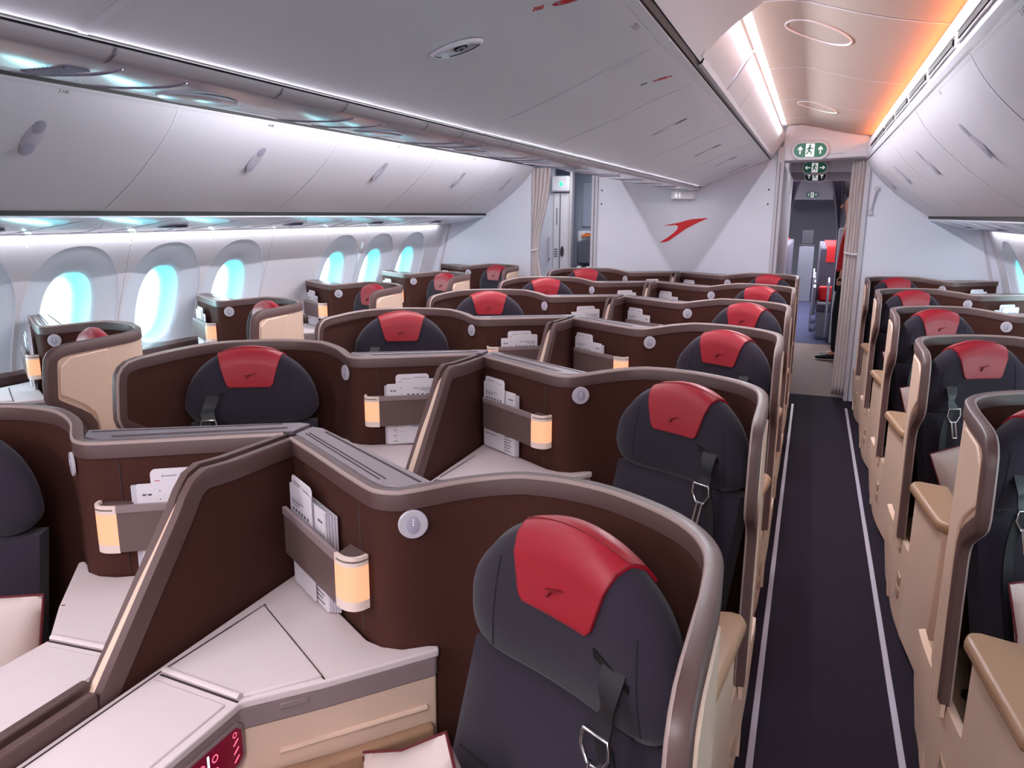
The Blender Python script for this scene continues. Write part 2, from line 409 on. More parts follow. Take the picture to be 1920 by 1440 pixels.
    for x, z, ye in [(.695,2.045,2.66),(.72,2.078,2.655),(.753,2.112,2.65),(.79,2.14,2.64),(.83,2.163,2.62),(.87,2.185,2.60),(.91,2.205,2.57),(.96,2.232,2.46),(1.02,2.25,2.25),(1.10,2.255,2.0),(1.2,2.235,1.75),(1.32,2.19,1.6),(1.415,2.147,1.5)]:
        rows.append([(CX+s*x, Y0, z),(CX+s*x, ye, z),(CX+s*x, ye, z+.015),(CX+s*x, Y0, z+.015)])
    mb = MB(); mb.grid(rows, True); struct(mb, f'ceiling_arch_{side}', 'shellwhite', smooth=60)
# unseen outer hull added above and behind the panels to stop sky light leaking
struct(MB().box(CX-2.9, CX+2.9, Y0-.06, 22.1, 2.62, 2.66), 'ceiling_hull', 'shellwhite', smooth=0)
for s in (1, -1):
    side = 'left' if s < 0 else 'right'
    struct(MB().box(*sorted((CX+s*2.86, CX+s*2.9)), Y0-.06, 7.16, 1.46, 2.62), f'wall_hull_{side}_upper', 'shellwhite', smooth=0)
    struct(MB().box(*sorted((CX+s*2.86, CX+s*2.9)), 7.16, 22.1, -.06, 2.62), f'wall_hull_{side}_rear', 'shellwhite', smooth=0)
    struct(MB().box(*sorted((CX+s*2.345, CX+s*2.86)), Y0-.06, 7.16, 1.51, 1.53), f'trim_{28 if s > 0 else 29}', 'shellwhite', smooth=0)
    struct(MB().box(*sorted((CX+s*2.52, CX+s*2.88)), 7.10, 7.16, -.06, 2.62), f'trim_{30 if s > 0 else 31}', 'bulkhead', smooth=0)
# walls closing the cabin: behind the photographer and the rear bulkheads
struct(MB().box(CX-2.7, CX+2.7, Y0-.05, Y0, 0, 2.4), 'wall_back', 'bulkhead', smooth=0)
bk = struct(MB().slab([(-.80,0),(.74,0),(.74,1.99),(.70,2.05),(.12,1.85),(-.12,1.85),(-.70,2.05),(-.80,1.99)], lambda p,q,t: (CX+p,t,q), YB, YB+.05), 'wall_rear', 'bulkhead', smooth=0)
for s in (-1, 1):
    side = 'left' if s < 0 else 'right'
    poly = [(1.46,0),(2.52,0),(2.60,.5),(2.57,.77),(2.47,1.15),(2.345,1.47),(2.10,1.60),(1.92,1.60),(1.60,1.85),(1.46,2.05)]
    w = struct(MB().slab(poly, lambda p,q,t: (CX+s*p,t,q), YB, YB+.04), f'wall_rear_{side}', 'bulkhead', smooth=0)
    # slanted flexible joint against the sidewall
    MB().slab([(2.30,1.47),(2.325,1.47),(2.50,.80),(2.485,.80)], lambda p,q,t: (CX+s*p,t,q), YB-.006, YB).build('wall_joint', 'frame_grey', w, smooth=0)
# frames of the bulkhead
for x0, x1, lab in ((.74,.80,'trim_11'),(-.86,-.80,'trim_12')):
    f = struct(MB().box(CX+x0, CX+x1, YB-.035, YB+.075, 0, 2.13), lab, 'frame_grey', bevel=.008)
    MB().box(CX+(x0+x1)/2-.004, CX+(x0+x1)/2+.004, YB-.038, YB-.034, 0, 2.0).build('frame_groove', 'bin_gap', f, smooth=0)
struct(MB().box(CX+1.432, CX+1.47, YB-.02, YB+.06, 0, 2.02), 'trim_13', 'frame_grey', bevel=.006)
mb = MB()
for x, z in ((-.77,1.78),(-.77,1.66),(.69,1.78),(.69,1.66)): mb.disc((CX+x, YB, z), (0,-1,0), .008, .003, 12, ax=Vector((1,0,0)))
mb.build('bulkhead_screw', 'ink_dark', bk, smooth=0)
# header above the right aisle opening
hd = [(.78,2.01),(1.44,2.035),(1.44,2.20),(1.36,2.21),(1.27,2.224),(1.16,2.248),(1.064,2.274),(.93,2.302),(.80,2.30),(.78,2.2)]
h1 = struct(MB().slab(hd, lambda p,q,t: (CX+p,t,q), YB-.03, YB+.25), 'wall_header_right', 'shellwhite', bevel=.01, smooth=30)
struct(MB().slab([(-p,q) for p,q in hd], lambda p,q,t: (CX+p,t,q), YB+.02, YB+.25), 'wall_header_left', 'shellwhite', bevel=.01, smooth=30)
struct(MB().box(CX-.8, CX+.8, YB+.02, YB+.06, 1.95, 2.45), 'trim_14', 'bulkhead')

# ------------------------------------------------------------------ side lockers
def locker(y0, y1, s, latch=True):
    root = empty('overhead_locker'); g = .004
    mb = MB(); ext(mb, thick(catmull(LP[0:], 3), .018), y0+g, y1-g, 6, s, True)
    n_ = len(catmull(LP, 3))*2; k = len(mb.v)
    mb.add(mb.v[:n_]+mb.v[k-n_:k], [tuple(range(n_)), tuple(range(2*n_-1,n_-1,-1))])
    dr = mb.build('locker_door', 'bin', root, smooth=50)
    mb = MB(); ext(mb, [(1.4325,1.9955),(1.434,1.9985),(1.4545,1.9645),(1.453,1.9635)], y0+g, y1-g, 1, s, True); mb.build('locker_rim', 'shellwhite', dr)
    mb = MB(); ext(mb, [(1.4535,1.9632),(1.4555,1.9595),(1.457,1.961),(1.455,1.9647)], y0+g, y1-g, 1, s, True); mb.build('rim_groove', 'bin_gap', dr, smooth=0)
    mb = MB(); ext(mb, [(x+.0,z-.002) for x, z in catmull(LP, 3)], y1-g, y1+g, 1, s)
    mb.build('locker_joint', 'bin_seam', root)
    if latch:
        yc = (y0+y1)/2+.03
        nrm = Vector((-s*.72,0,-.70)).normalized(); ax = Vector((0,1,0))
        pc = Vector((CX+s*1.575, yc, 1.826))
        hl = MB().disc(tuple(pc), tuple(nrm), .036, .004, 28, r2=.078, ax=ax).build('latch', 'latch', root, smooth=40)
        MB().disc(tuple(pc+nrm*.0035+Vector((-s*.036,0,.037))), tuple(nrm), .026, .002, 20, r2=.030, ax=ax).build('latch_cup', 'switch_inner', hl, smooth=40)
        MB().disc(tuple(pc+nrm*.0035+Vector((s*.036,0,-.037))), tuple(nrm), .026, .002, 20, r2=.030, ax=ax).build('latch_cup', 'switch_inner', hl, smooth=40)
    return root
lw = ['first','second','third','fourth','fifth','sixth']
for s in (-1, 1):
    ys = [(.24+1.21*i, 1.45+1.21*i) for i in range(6)] if s < 0 else [(-.01,1.30),(1.30,2.52),(2.52,3.76),(3.76,5.0),(5.0,6.2),(6.2,7.09)]
    for i, (a, b) in enumerate(ys):
        b = min(b, 7.09)
        if i == 5 and s < 0: b = 7.09
        r = locker(a, b, s, b-a > .4 and not (s < 0 and i == 5 and False))
        tag(r, f'white curved overhead locker along the {"left" if s < 0 else "right"} windows, {lw[i]} from the camera', 'overhead locker', f'{"left" if s < 0 else "right"} side overhead lockers')
    mb = MB(); ext(mb, thick(LP, .018), Y0, ys[0][0], 1, s, True); struct(mb, f'trim_{15 if s < 0 else 16}', 'bin')
# ------------------------------------------------------------------ centre lockers
CPR = [(.128,1.806),(.17,1.824),(.22,1.845),(.30,1.874),(.38,1.904),(.45,1.935),(.52,1.966),(.58,1.987),(.63,2.005),(.672,2.026)]
def centre_locker(y0, y1, s, latch):
    root = empty('overhead_locker'); g = .004
    prof = CPR
    mb = MB(); ext(mb, thick(prof, .02), y0+g, y1-g, 6, s, True); n_ = len(prof)*2; k = len(mb.v)
    mb.add(mb.v[:n_]+mb.v[k-n_:k], [tuple(range(n_)), tuple(range(2*n_-1,n_-1,-1))])
    dr = mb.build('locker_door', 'bin', root, smooth=50)
    mb = MB(); ext(mb, [(x,z-.0012) for x, z in prof], y1-g-.004, y1+g+.004, 1, s); mb.build('locker_joint', 'bin_seam', root)
    mb = MB(); ext(mb, [(.655,2.016),(.677,2.0265),(.6775,2.028),(.655,2.0185)], y0+g, y1-g, 1, s, True); mb.build('locker_rim', 'shellwhite', dr)
    if latch:
        nrm = Vector((s*.40,0,-.92)).normalized(); yc = (y0+y1)/2; pc = Vector((CX+s*.545, yc, 1.9745))
        hl = MB().disc(tuple(pc), tuple(nrm), .026, .003, 28, r2=.088, ax=Vector((0,1,0))).build('latch', 'shellwhite', root, smooth=40)
        for q_, m_ in ((1,'switch_inner'),(-1,'switch')):
            MB().disc(tuple(pc+nrm*.0028+Vector((s*.05*q_,0,.021*q_))), tuple(nrm), .02, .0015, 20, r2=.034, ax=Vector((0,1,0))).build('latch_cup', m_, hl, smooth=40)
    return root
ye = [-.5,.84,2.22,2.86,4.16,5.36,6.5,7.09]
for i in range(7):
    for s in (1, -1):
        if s < 0: continue
        r = centre_locker(ye[i], ye[i+1], s, False)
        tag(r, f'white centre overhead locker facing the right aisle, {["first","second","third","fourth","fifth","sixth","seventh"][i]} from the camera', 'overhead locker', 'centre overhead lockers')
mb = MB(); ext(mb, thick(CPR, .02), Y0, YB, 1, -1, True); struct(mb, 'ceiling_centre_left', 'bin')
mb = MB(); ext(mb, thick(CPR, .02), Y0, -.5, 1, 1, True); struct(mb, 'ceiling_centre_front', 'bin')
for s in (1, -1):
    mb = MB(); ext(mb, [(.676,2.030),(.684,2.030),(.692,2.050),(.684,2.052)], Y0, YB, 1, s, True); struct(mb, f'trim_{17 if s > 0 else 18}', 'black')
    mb = MB(); ext(mb, [(.688,2.036),(.70,2.040),(.708,2.056),(.694,2.056)], 2.66, YB, 1, s, True); struct(mb, f'trim_{19 if s > 0 else 20}', 'frame_grey')
# dark slots between lockers and the service channel, rails, and the channel itself
for s in (1, -1):
    mb = MB(); ext(mb, [(.1275,1.806),(.121,1.800),(.118,1.815),(.128,1.83)], Y0, YB, 1, s, True); struct(mb, f'trim_{21 if s > 0 else 22}', 'black')
    mb = MB(); ext(mb, [(.120,1.799),(.116,1.790),(.105,1.783),(.096,1.781),(.096,1.80),(.12,1.81)], Y0, YB, 1, s, True)
    rl = struct(mb, f'trim_{23 if s > 0 else 24}', 'rail', smooth=50)
    mb = MB()
    for i in range(24):
        y = .30+i*.30+(.08 if i % 2 else 0)
        if y < YB: mb.grid([[(CX+s*x, y+dy, z) for x, z in [(.1212,1.7985),(.1172,1.789),(.1055,1.7815),(.095,1.7795)]] for dy in (-.0025,.0025)])
    mb.build('rail_joint', 'bin_gap', rl, smooth=0)
PSP = [(.096,1.781),(.07,1.775),(.03,1.7725),(-.03,1.7725),(-.07,1.775),(-.096,1.781)]
mb = MB(); ext(mb, thick(PSP, -.03), Y0, YB, 1, 1, True); ps = struct(mb, 'ceiling_service_channel', 'psu', smooth=50)
mb = MB(); mb2 = MB()
i = 0; y = -.35
def pz(x): return 1.7722+.9*max(0,(abs(x)-.03))**2*2
while y < YB-.1:
    for dy in (0,.13):
        mb.tube([(CX+x, y+dy+.05*math.sin((x+.1)/.2*pi*.5), pz(x)-.0004) for x in [.088-.176*k/10 for k in range(11)]], .0017, 5)
    mb2.disc((CX+.0, y+.30, 1.7727), (0,0,-1), .055, .005, 28, r2=.085, ax=Vector((1,0,0)))
    y += .60 if i % 2 else .64; i += 1
mb.build('channel_joint', 'psu_line', ps, smooth=0); mb2.build('channel_unit', 'psu', ps, smooth=40)
mb = MB()
for yy in (.89,):
    for k in range(11): mb.box(CX+.052-.009*k, CX+.0555-.009*k, yy-.02, yy+.02, 1.7705, 1.7735)
mb.build('speaker_slot', 'psu_line', ps, smooth=0)
# ------------------------------------------------------------------ seat suites
# local frame of a suite: origin under the round switch on its shell, +y towards the rear of the cabin
WALLP = [(-.42,.205),(-.30,.128),(-.18,.048),(-.10,-.003)]
CURVE = catmull([(-.10,-.003),(-.065,-.020),(-.03,-.018),(.002,0),(.04,.032),(.07,.057),(.105,.078),(.15,.096),(.205,.106),(.27,.106),(.34,.09),(.405,.057),(.465,.015),(.51,-.032),(.54,-.087),(.554,-.15),(.56,-.25)], 3)
PLAN = WALLP[:-1]+CURVE
def ztop(x, y):
    return 1.065 + .021*max(0, min(1, (x+.02)/.2))
FRONT = [(-.25,1.086),(-.40,1.084),(-.445,1.078),(-.472,1.064),(-.488,1.043),(-.495,1.01),(-.503,.93),(-.505,.897),(-.496,.87),(-.472,.85),(-.40,.806),(-.365,.78),(-.351,.757),(-.347,.72),(-.358,.58),(-.378,.34)]
def normal2(i):
    a = PLAN[max(i-1,0)]; b = PLAN[min(i+1,len(PLAN)-1)]
    d = Vector((b[0]-a[0], b[1]-a[1])).normalized(); return (-d.y, d.x)
def off(i, t): n = normal2(i); return (PLAN[i][0]+n[0]*t, PLAN[i][1]+n[1]*t)
EDGE = [((x, y, ztop(x,y)), (*normal2(i), 0)) for i, (x, y) in enumerate(PLAN)]+[((.56, y, z), (1,0,0)) for y, z in FRONT[1:]]
def sweep_edge(mb, prof, closed=True):
    rows = []
    for i, (p, n) in enumerate(EDGE):
        a = Vector(EDGE[max(i-1,0)][0]); b = Vector(EDGE[min(i+1,len(EDGE)-1)][0]); T = (b-a).normalized(); N = Vector(n); B = N.cross(T).normalized()
        rows.append([tuple(Vector(p)+N*u+B*v) for u, v in prof])
    mb.grid(rows, closed)
    if closed:
        k = len(prof); mb.add(rows[0]+rows[-1], [tuple(range(k)), tuple(range(2*k-1,k-1,-1))])
# seat frame inside a suite: a across the seat (towards the aisle), b forward
TA, TN, SO = (.88,-.475), (-.475,-.88), (.341,-.106)
def SP(a, b, z): return (SO[0]+a*TA[0]+b*TN[0], SO[1]+a*TA[1]+b*TN[1], z)

def build_shell(s, centre=True):
    root = empty('privacy_shell'); B = lambda: MB(s)
    def panel(mb, t0, t1):
        rows = []
        for i in range(len(PLAN)):
            p, q = off(i,t0), off(i,t1); zt = ztop(*PLAN[i])-.004
            rows.append([(p[0],p[1],.03),(p[0],p[1],zt),(q[0],q[1],zt),(q[0],q[1],.03)])
        mb.grid(rows, True); mb.add(rows[0]+rows[-1], [(0,1,2,3),(7,6,5,4)])
        poly = [(-.25,.30)]+FRONT+[(-.378,.30)]
        mb.slab(poly, lambda p,q,t: (.56+t,p,q), t0, t1); return mb
    panel(B(), 0, .007).build('lining', 'lining', root)
    panel(B(), .007, .018).build('outer_panel', 'beige', root)
    # raised beige field on the aisle side, inside the trim
    poly = [(-.235,1.045),(-.40,1.04),(-.445,1.01),(-.455,.93),(-.455,.905),(-.36,.845),(-.318,.80),(-.305,.74),(-.318,.58),(-.335,.33),(-.235,.33)]
    B().slab(poly, lambda p,q,t: (.56+t,p,q), .016, .025).build('side_field', 'beige', root, bevel=.006)
    mb = B(); sweep_edge(mb, [(-.004,.034),(-.004,.001),(-.001,-.004),(.018,-.004),(.022,0),(.022,.036)]); mb.build('edge_trim', 'trim', root, smooth=50)
    mb = B(); sweep_edge(mb, [(-.0058,.002),(-.0056,-.001),(-.0035,-.0038),(-.0005,-.0048),(-.0025,.002)]); mb.build('edge_piping', 'piping', root, smooth=60)
    # lower grey-brown edge of the pocket wall, panel joint
    B().box(-.1215,-.1190,.0085,.012,.75,1.024).build('panel_joint', 'groove', root, smooth=0)
    # screen housing behind the pocket wall with its grey top
    hp = [(-.425,.232),(-.425,.292),(-.40,.292),(.012,.055),(-.045,.006),(-.09,.012)]
    B().prism(hp, .03, 1.055).build('screen_housing', 'trim', root, bevel=.006)
    cp = [(-.428,.232),(-.428,.297),(-.398,.297),(.018,.055),(-.02,.012),(-.075,.006),(-.10,.018)]
    cap = B().prism(cp, 1.055, 1.069).build('housing_top', 'cap_grey', root, bevel=.003)
    mb = B()
    for (a, b_, w) in (((-.405,.240),(-.085,.030),.0016),((-.40,.247),(-.075,.036),.0016),((-.37,.268),(-.005,.045),.003)):
        d = Vector((b_[0]-a[0], b_[1]-a[1])).normalized(); n = (-d.y*w, d.x*w)
        mb.hexa([(a[0]-n[0],a[1]-n[1],1.0685),(b_[0]-n[0],b_[1]-n[1],1.0685),(b_[0]+n[0],b_[1]+n[1],1.0685),(a[0]+n[0],a[1]+n[1],1.0685),
                 (a[0]-n[0],a[1]-n[1],1.0697),(b_[0]-n[0],b_[1]-n[1],1.0697),(b_[0]+n[0],b_[1]+n[1],1.0697),(a[0]+n[0],a[1]+n[1],1.0697)])
    mb.build('top_groove', 'groove', cap, smooth=0)
    if centre:   # dark wing that screens the console towards the neighbour
        wp = [(.205,1.062),(-.07,1.076),(-.10,1.066),(-.125,1.04),(-.145,1.01),(-.352,.76),(-.36,.735),(.205,.735)]
        wing = B().slab(wp, lambda p,q,t: (-.421+t,p,q), -.004, .006).build('wing', 'lining', root)
        mb = B(); rows = []
        ep = [(.205,1.066),(.0,1.073),(-.07,1.080),(-.104,1.069),(-.13,1.043),(-.15,1.014),(-.25,.893),(-.357,.762),(-.364,.735)]
        for i, (p, q) in enumerate(ep):
            a = ep[max(i-1,0)]; b_ = ep[min(i+1,len(ep)-1)]; d = Vector((b_[0]-a[0], b_[1]-a[1])).normalized(); n = (-d.y, d.x)
            if n[1] > 0 or (i > 3 and n[0] < 0 and False): n = (-n[0], -n[1])
            # n points into the wing
            rows.append([(-.428,p,q),(-.412,p,q),(-.4105,p+n[0]*.004,q+n[1]*.004),(-.4105,p+n[0]*.04,q+n[1]*.04),(-.4275,p+n[0]*.04,q+n[1]*.04)])
        mb.grid(rows, True); mb.build('wing_trim', 'trim', root, smooth=50)
        B().box(-.429,-.408,-.80,-.362,.70,.775).build('console_rail', 'trim', root, bevel=.005)
    # round switch on the shell
    sw = B().disc((0.004,-.004,1.005), (.53,-.85,0), .028, .006, 36).build('reading_switch', 'switch', root, smooth=40)
    B().disc((0.007,-.0088,1.005), (.53,-.85,0), .013, .0015, 24, r2=.018).build('switch_key', 'switch_inner', sw, smooth=40)
    mb = B()
    for i in (-1,0,1): mb.disc((0.0078,-.0101,1.010+i*.005), (.53,-.85,0), .0013, .0008, 8)
    mb.build('switch_dots', 'sign_white', sw, smooth=0)
    # literature pocket: front band, inner face, end lamp
    F = [(-.385,.118),(-.361,.103),(-.15,-.038)]
    def band(mb, pts, t, z0, z1):
        rows = []
        for i, p in enumerate(pts):
            a = pts[max(i-1,0)]; b_ = pts[min(i+1,len(pts)-1)]; d = Vector((b_[0]-a[0], b_[1]-a[1])).normalized(); n = (-d.y*t, d.x*t)
            rows.append([(p[0],p[1],z0),(p[0],p[1],z1),(p[0]+n[0],p[1]+n[1],z1),(p[0]+n[0],p[1]+n[1],z0)])
        mb.grid(rows, True); mb.add(rows[0]+rows[-1], [(0,1,2,3),(7,6,5,4)]); return mb
    po = band(B(), F, .005, .828, .934).build('literature_pocket', 'pocket_brown', root)
    F2 = [(x-.0015, y-.0022) for x, y in F]
    band(B(), F2, .009, .921, .937).build('pocket_rim', 'taupe', po)
    L = catmull([(-.15,-.038),(-.135,-.0465),(-.118,-.0515),(-.100,-.048),(-.089,-.036),(-.084,-.022)], 4)
    la = band(B(), L, .006, .845, .917).build('reading_lamp', 'lamp', root, smooth=60)
    band(B(), L, .007, .917, .936).build('lamp_cap', 'lamp_cap', la, smooth=60)
    band(B(), L, .007, .826, .845).build('lamp_cap', 'lamp_cap', la, smooth=60)
    B().prism([(-.15,-.032)]+[(x,y) for x,y in L[2:]]+[(-.09,-.010),(-.15,.02)], .925, .929).build('lamp_lid', 'pocket_brown', la)
    return root

def build_console(s, centre=True):
    root = empty('side_console'); B = lambda: MB(s)
    x0 = -.405 if centre else -.42
    top = [(x0,.185),(-.10,-.012),(-.06,-.022),(-.02,-.016),(.02,.014),(.040,.022),(.046,.010),(-.098,-.160),(-.197,-.262),(-.197,-.80),(x0,-.80)]
    B().prism(top, .731, .748).build('console_top', 'cream', root, bevel=.004, seg=3)
    lid = [(-.372,.020),(-.108,-.152),(-.199,-.252),(-.382,-.238)]
    B().prism(lid, .746, .7535).build('console_lid', 'cream', root, bevel=.004, seg=3)
    mb = B()   # dark joints round the lid
    def line(a, b_, w=.0018, z=.7486):
        d = Vector((b_[0]-a[0], b_[1]-a[1])).normalized(); n = (-d.y*w, d.x*w)
        mb.hexa([(a[0]-n[0],a[1]-n[1],z-.002),(b_[0]-n[0],b_[1]-n[1],z-.002),(b_[0]+n[0],b_[1]+n[1],z-.002),(a[0]+n[0],a[1]+n[1],z-.002),
                 (a[0]-n[0],a[1]-n[1],z),(b_[0]-n[0],b_[1]-n[1],z),(b_[0]+n[0],b_[1]+n[1],z),(a[0]+n[0],a[1]+n[1],z)])
    line((-.378,.026),(-.101,-.155)); line((-.376,.03),(-.392,-.245)); line((-.392,-.245),(-.392,-.79)); line((-.386,-.252),(-.20,-.266),.0025)
    mb.build('lid_joint', 'groove', root, smooth=0)
    B().tube([(-.386,-.243,.7535),(-.202,-.258,.7535)], .007, 10, .7).build('lid_lip', 'cream', root)
    B().prism([(-.383,-.27),(-.212,-.282),(-.212,-.79),(-.383,-.79)], .746, .7515).build('tray_lid', 'cream', root, bevel=.004, seg=3)
    # sides: grey-brown band, then beige lower body with a padded armrest
    def side(mb, ins, z0, z1):
        P = [(.040-ins*.6,.018),(.041-ins*.5,.006+ins*.3),(-.100-ins*.7,-.158+ins*.7),(-.199-ins,-.262+ins*.4),(-.199-ins,-.80),(x0,-.80),(x0,.17),(-.12,-.01),(-.05,-.018),(0.0,.0)]
        return mb.prism(P, z0, z1)
    side(B(), .001, .690, .731).build('console_band', 'taupe', root, bevel=.003)
    side(B(), .006, .10, .690).build('console_body', 'beige', root, bevel=.004)
    ar = [(.036,.0),(-.085,-.145),(-.188,-.25),(-.188,-.78),(-.17,-.78),(-.165,-.29),(-.07,-.165),(.052,-.02)]
    B().prism(ar, .555, .600).build('armrest_pad', 'leather_tan', root, bevel=.010, seg=3)
    e0, e1 = Vector((-.199,-.262)), Vector((.041,.006))
    d = (e1-e0).normalized(); n = Vector((d.y,-d.x))
    def E(t, z, h): p = e0+d*t+n*h; return (p.x, p.y, z)
    B().hexa([E(.065,.712,.0),E(.115,.712,.0),E(.115,.712,.004),E(.065,.712,.004),E(.065,.724,0),E(.115,.724,0),E(.115,.724,.004),E(.065,.724,.004)]).build('console_button', 'taupe', root, bevel=.0015)
    B().tube([E(.06,.628,-.001),E(.34,.628,-.001)], .006, 8).build('side_ridge', 'beige', root)
    # seat control panel on the side facing the seat
    def G(y, z, h): return (-.199+h, y, z)
    cp = [(-.275,.716),(-.262,.705),(-.262,.645),(-.275,.632),(-.435,.632),(-.448,.645),(-.448,.705),(-.435,.716)]
    B().slab(cp, lambda p,q,t: G(p,q,t), -.002, .004).build('control_bezel', 'taupe', root, bevel=.002)
    sp_ = [(-.281,.710),(-.270,.700),(-.270,.650),(-.281,.640),(-.430,.640),(-.440,.650),(-.440,.700),(-.430,.710)]
    scn = B().slab(sp_, lambda p,q,t: G(p,q,t), .003, .0052).build('control_screen', 'screen', root, smooth=0)
    mb = B()
    def ring(y, z, r):
        seg = 14; R = [[G(y+rr*math.cos(2*pi*k/seg), z+rr*math.sin(2*pi*k/seg), .0058) for k in range(seg+1)] for rr in (r, r*.72)]
        mb.grid(R)
    for y, z in ((-.287,.70),(-.425,.70),(-.40,.70)): ring(y, z, .005)
    for y in (-.335,-.365): ring(y,.69,.007); ring(y,.665,.007)
    for i, (y, z) in enumerate(((-.287,.684),(-.287,.668),(-.287,.652),(-.425,.684),(-.425,.668),(-.425,.652))):
        for (dy, dz) in ((0,0),(.004,.003)):
            mb.slab([(y+dy-.005,z+dz-.002),(y+dy+.003,z+dz+.003),(y+dy+.004,z+dz+.001),(y+dy-.004,z+dz-.004)], lambda p,q,t: G(p,q,t), .0053, .0058)
    mb.build('screen_icons', 'screen_red', scn, smooth=0)
    mb = B(); mb.slab([(-.352,.652),(-.352,.704),(-.348,.704),(-.348,.652)], lambda p,q,t: G(p,q,t), .0053, .006)
    mb.slab([(-.372,.646),(-.372,.650),(-.340,.650),(-.340,.646)], lambda p,q,t: G(p,q,t), .0053, .006)
    mb.build('seat_icon', 'screen_cyan', scn, smooth=0)
    return root

def zdome(a): return .885+.205*max(0,1-(abs(a)/.236)**2)**.52
def zbot(a): return .812+.055*(abs(a)/.235)**8
def hsec(a, o=0.0):
    """section of the headrest at a: (b,z) loop, o = offset outwards"""
    k = max(.02, 1-(abs(a)/.236)**6); w = .030*(abs(a)/.2)**2; zt = zdome(a); zb = zbot(a); h = zt-zb
    c = lambda b_, z: (-.015+(b_+.015)*k+w*(.7 if b_ > 0 else .3), z)
    pts = [(-.055,zb),(-.01,zb-.004*k),(.012,zb+.002),(.028,zb+min(.02,h*.15)),(.033,zb+h*.35),(.031,zb+h*.6),(.024,zt-min(.045,h*.22)),(.010,zt-min(.016,h*.1)),(-.012,zt),(-.036,zt-min(.006,h*.05)),(-.058,zt-min(.03,h*.2)),(-.064,zb+h*.4)]
    return [c(b_, z) for b_, z in pts]
def build_seat(s):
    root = empty('passenger_seat'); B = lambda: MB(s)
    A = [-.2355+.471*i/40 for i in range(41)]
    rows = [[SP(a, b_, z) for b_, z in hsec(a)] for a in A]
    mb = B().grid(rows, True); n = 12; mb.add(rows[0]+rows[-1], [tuple(range(n)), tuple(range(2*n-1,n-1,-1))])
    head = mb.build('headrest', 'cloth', root, smooth=60)
    # seam lines on the wings of the headrest
    mb = B()
    for sg in (-1, 1):
        mb = B(); pts = []
        for i in range(9):
            a = (.182 if sg > 0 else -.150)-sg*.016*i/8; sec = hsec(a); q = i/8*3.0
            j = 3+int(q) if q < 3 else 5; tt = q-int(q) if q < 3 else 1
            b_, z = [sec[j][m]+(sec[j+1][m]-sec[j][m])*tt for m in (0,1)]
            pts.append(SP(a, b_+.0006, z))
        mb.tube(pts, .0014, 5)
        mb.build('headrest_seam', 'cloth_seam', head, smooth=0)
    # red headrest cover wrapped over the top edge
    def cover_pt(u, v, o_):
        w = .079+.042*min(1, v*1.25) if v < .8 else .121+.004*(v-.8)/.2
        a = u*w; sec = hsec(a)
        # stations along the section from z=.952 on the front to the rear drop
        P = sec[3:11]; fr = [(P[i], P[i+1]) for i in range(len(P)-1)]
        zs = .950+.010*abs(u)**4*0
        # front start parameter
        pts = []; started = False
        for p, q in fr:
            if not started:
                if q[1] > zs and p[1] <= zs:
                    t_ = (zs-p[1])/(q[1]-p[1]); pts.append((p[0]+(q[0]-p[0])*t_, zs)); started = True; pts.append(q)
            else: pts.append(q)
        if not pts: pts = [P[0], P[1]]
        Ls = [0]
        for i in range(1, len(pts)): Ls.append(Ls[-1]+math.dist(pts[i-1], pts[i]))
        t_ = v*Ls[-1]
        for i in range(1, len(pts)):
            if t_ <= Ls[i]+1e-9:
                f = (t_-Ls[i-1])/max(1e-9, Ls[i]-Ls[i-1]); p = [pts[i-1][m]+(pts[i][m]-pts[i-1][m])*f for m in (0,1)]
                d = Vector((pts[i][0]-pts[i-1][0], pts[i][1]-pts[i-1][1])).normalized()
                return SP(a, p[0]+d.y*o_, p[1]-d.x*o_ if True else p[1])
        return SP(a, *pts[-1])
    U = [-1+2*i/20 for i in range(21)]; V = [i/18 for i in range(19)]
    def cpt(u, v, o_):  # rounded lower corners
        vv = max(v, 0); uu = u*(1-.10*(1-min(1, vv/.06))*(abs(u) > .9)); return cover_pt(uu, vv, o_)
    outer = [[cpt(u, v, .0065) for u in U] for v in V]; inner = [[cpt(u, v, .001) for u in U] for v in V]
    mb = B().grid(outer).grid(inner)
    mb.grid([outer[0], inner[0]]).grid([outer[-1], inner[-1]]).grid([[r[0] for r in outer], [r[0] for r in inner]]).grid([[r[-1] for r in outer], [r[-1] for r in inner]])
    cov = mb.build('headrest_cover', 'red', root, smooth=60)
    mb = B(); mb.tube([cpt(u, .70, .0068) for u in U], .0011, 5)
    mb.tube([cpt(-.985, v, .006) for v in V], .0012, 5); mb.tube([cpt(.985, v, .006) for v in V], .0012, 5); mb.tube([cpt(u*.98, .012, .007) for u in U], .0012, 5)
    mb.build('cover_seam', 'red_seam', cov, smooth=0)
    # small embossed emblem on the cover (two strokes of a bird-like wedge)
    def em(p, q): return SP(s*p, .041+.002, .992+q)
    EMB = [(-.018,.002),(.020,.011),(-.004,.001),(-.012,-.011),(-.015,-.011),(-.006,.002)]
    mb = B(); c_ = [em(p,q) for p,q in EMB]; c2 = [(x-TN[0]*.006,y-TN[1]*.006,z) for x,y,z in c_]; k_ = len(c_)
    mb.add(c_+c2, [tuple(range(k_)), tuple(range(2*k_-1,k_-1,-1))]+[(i,(i+1) % k_,k_+(i+1) % k_,k_+i) for i in range(k_)])
    mb.build('cover_emblem', 'red_seam', cov, smooth=0)
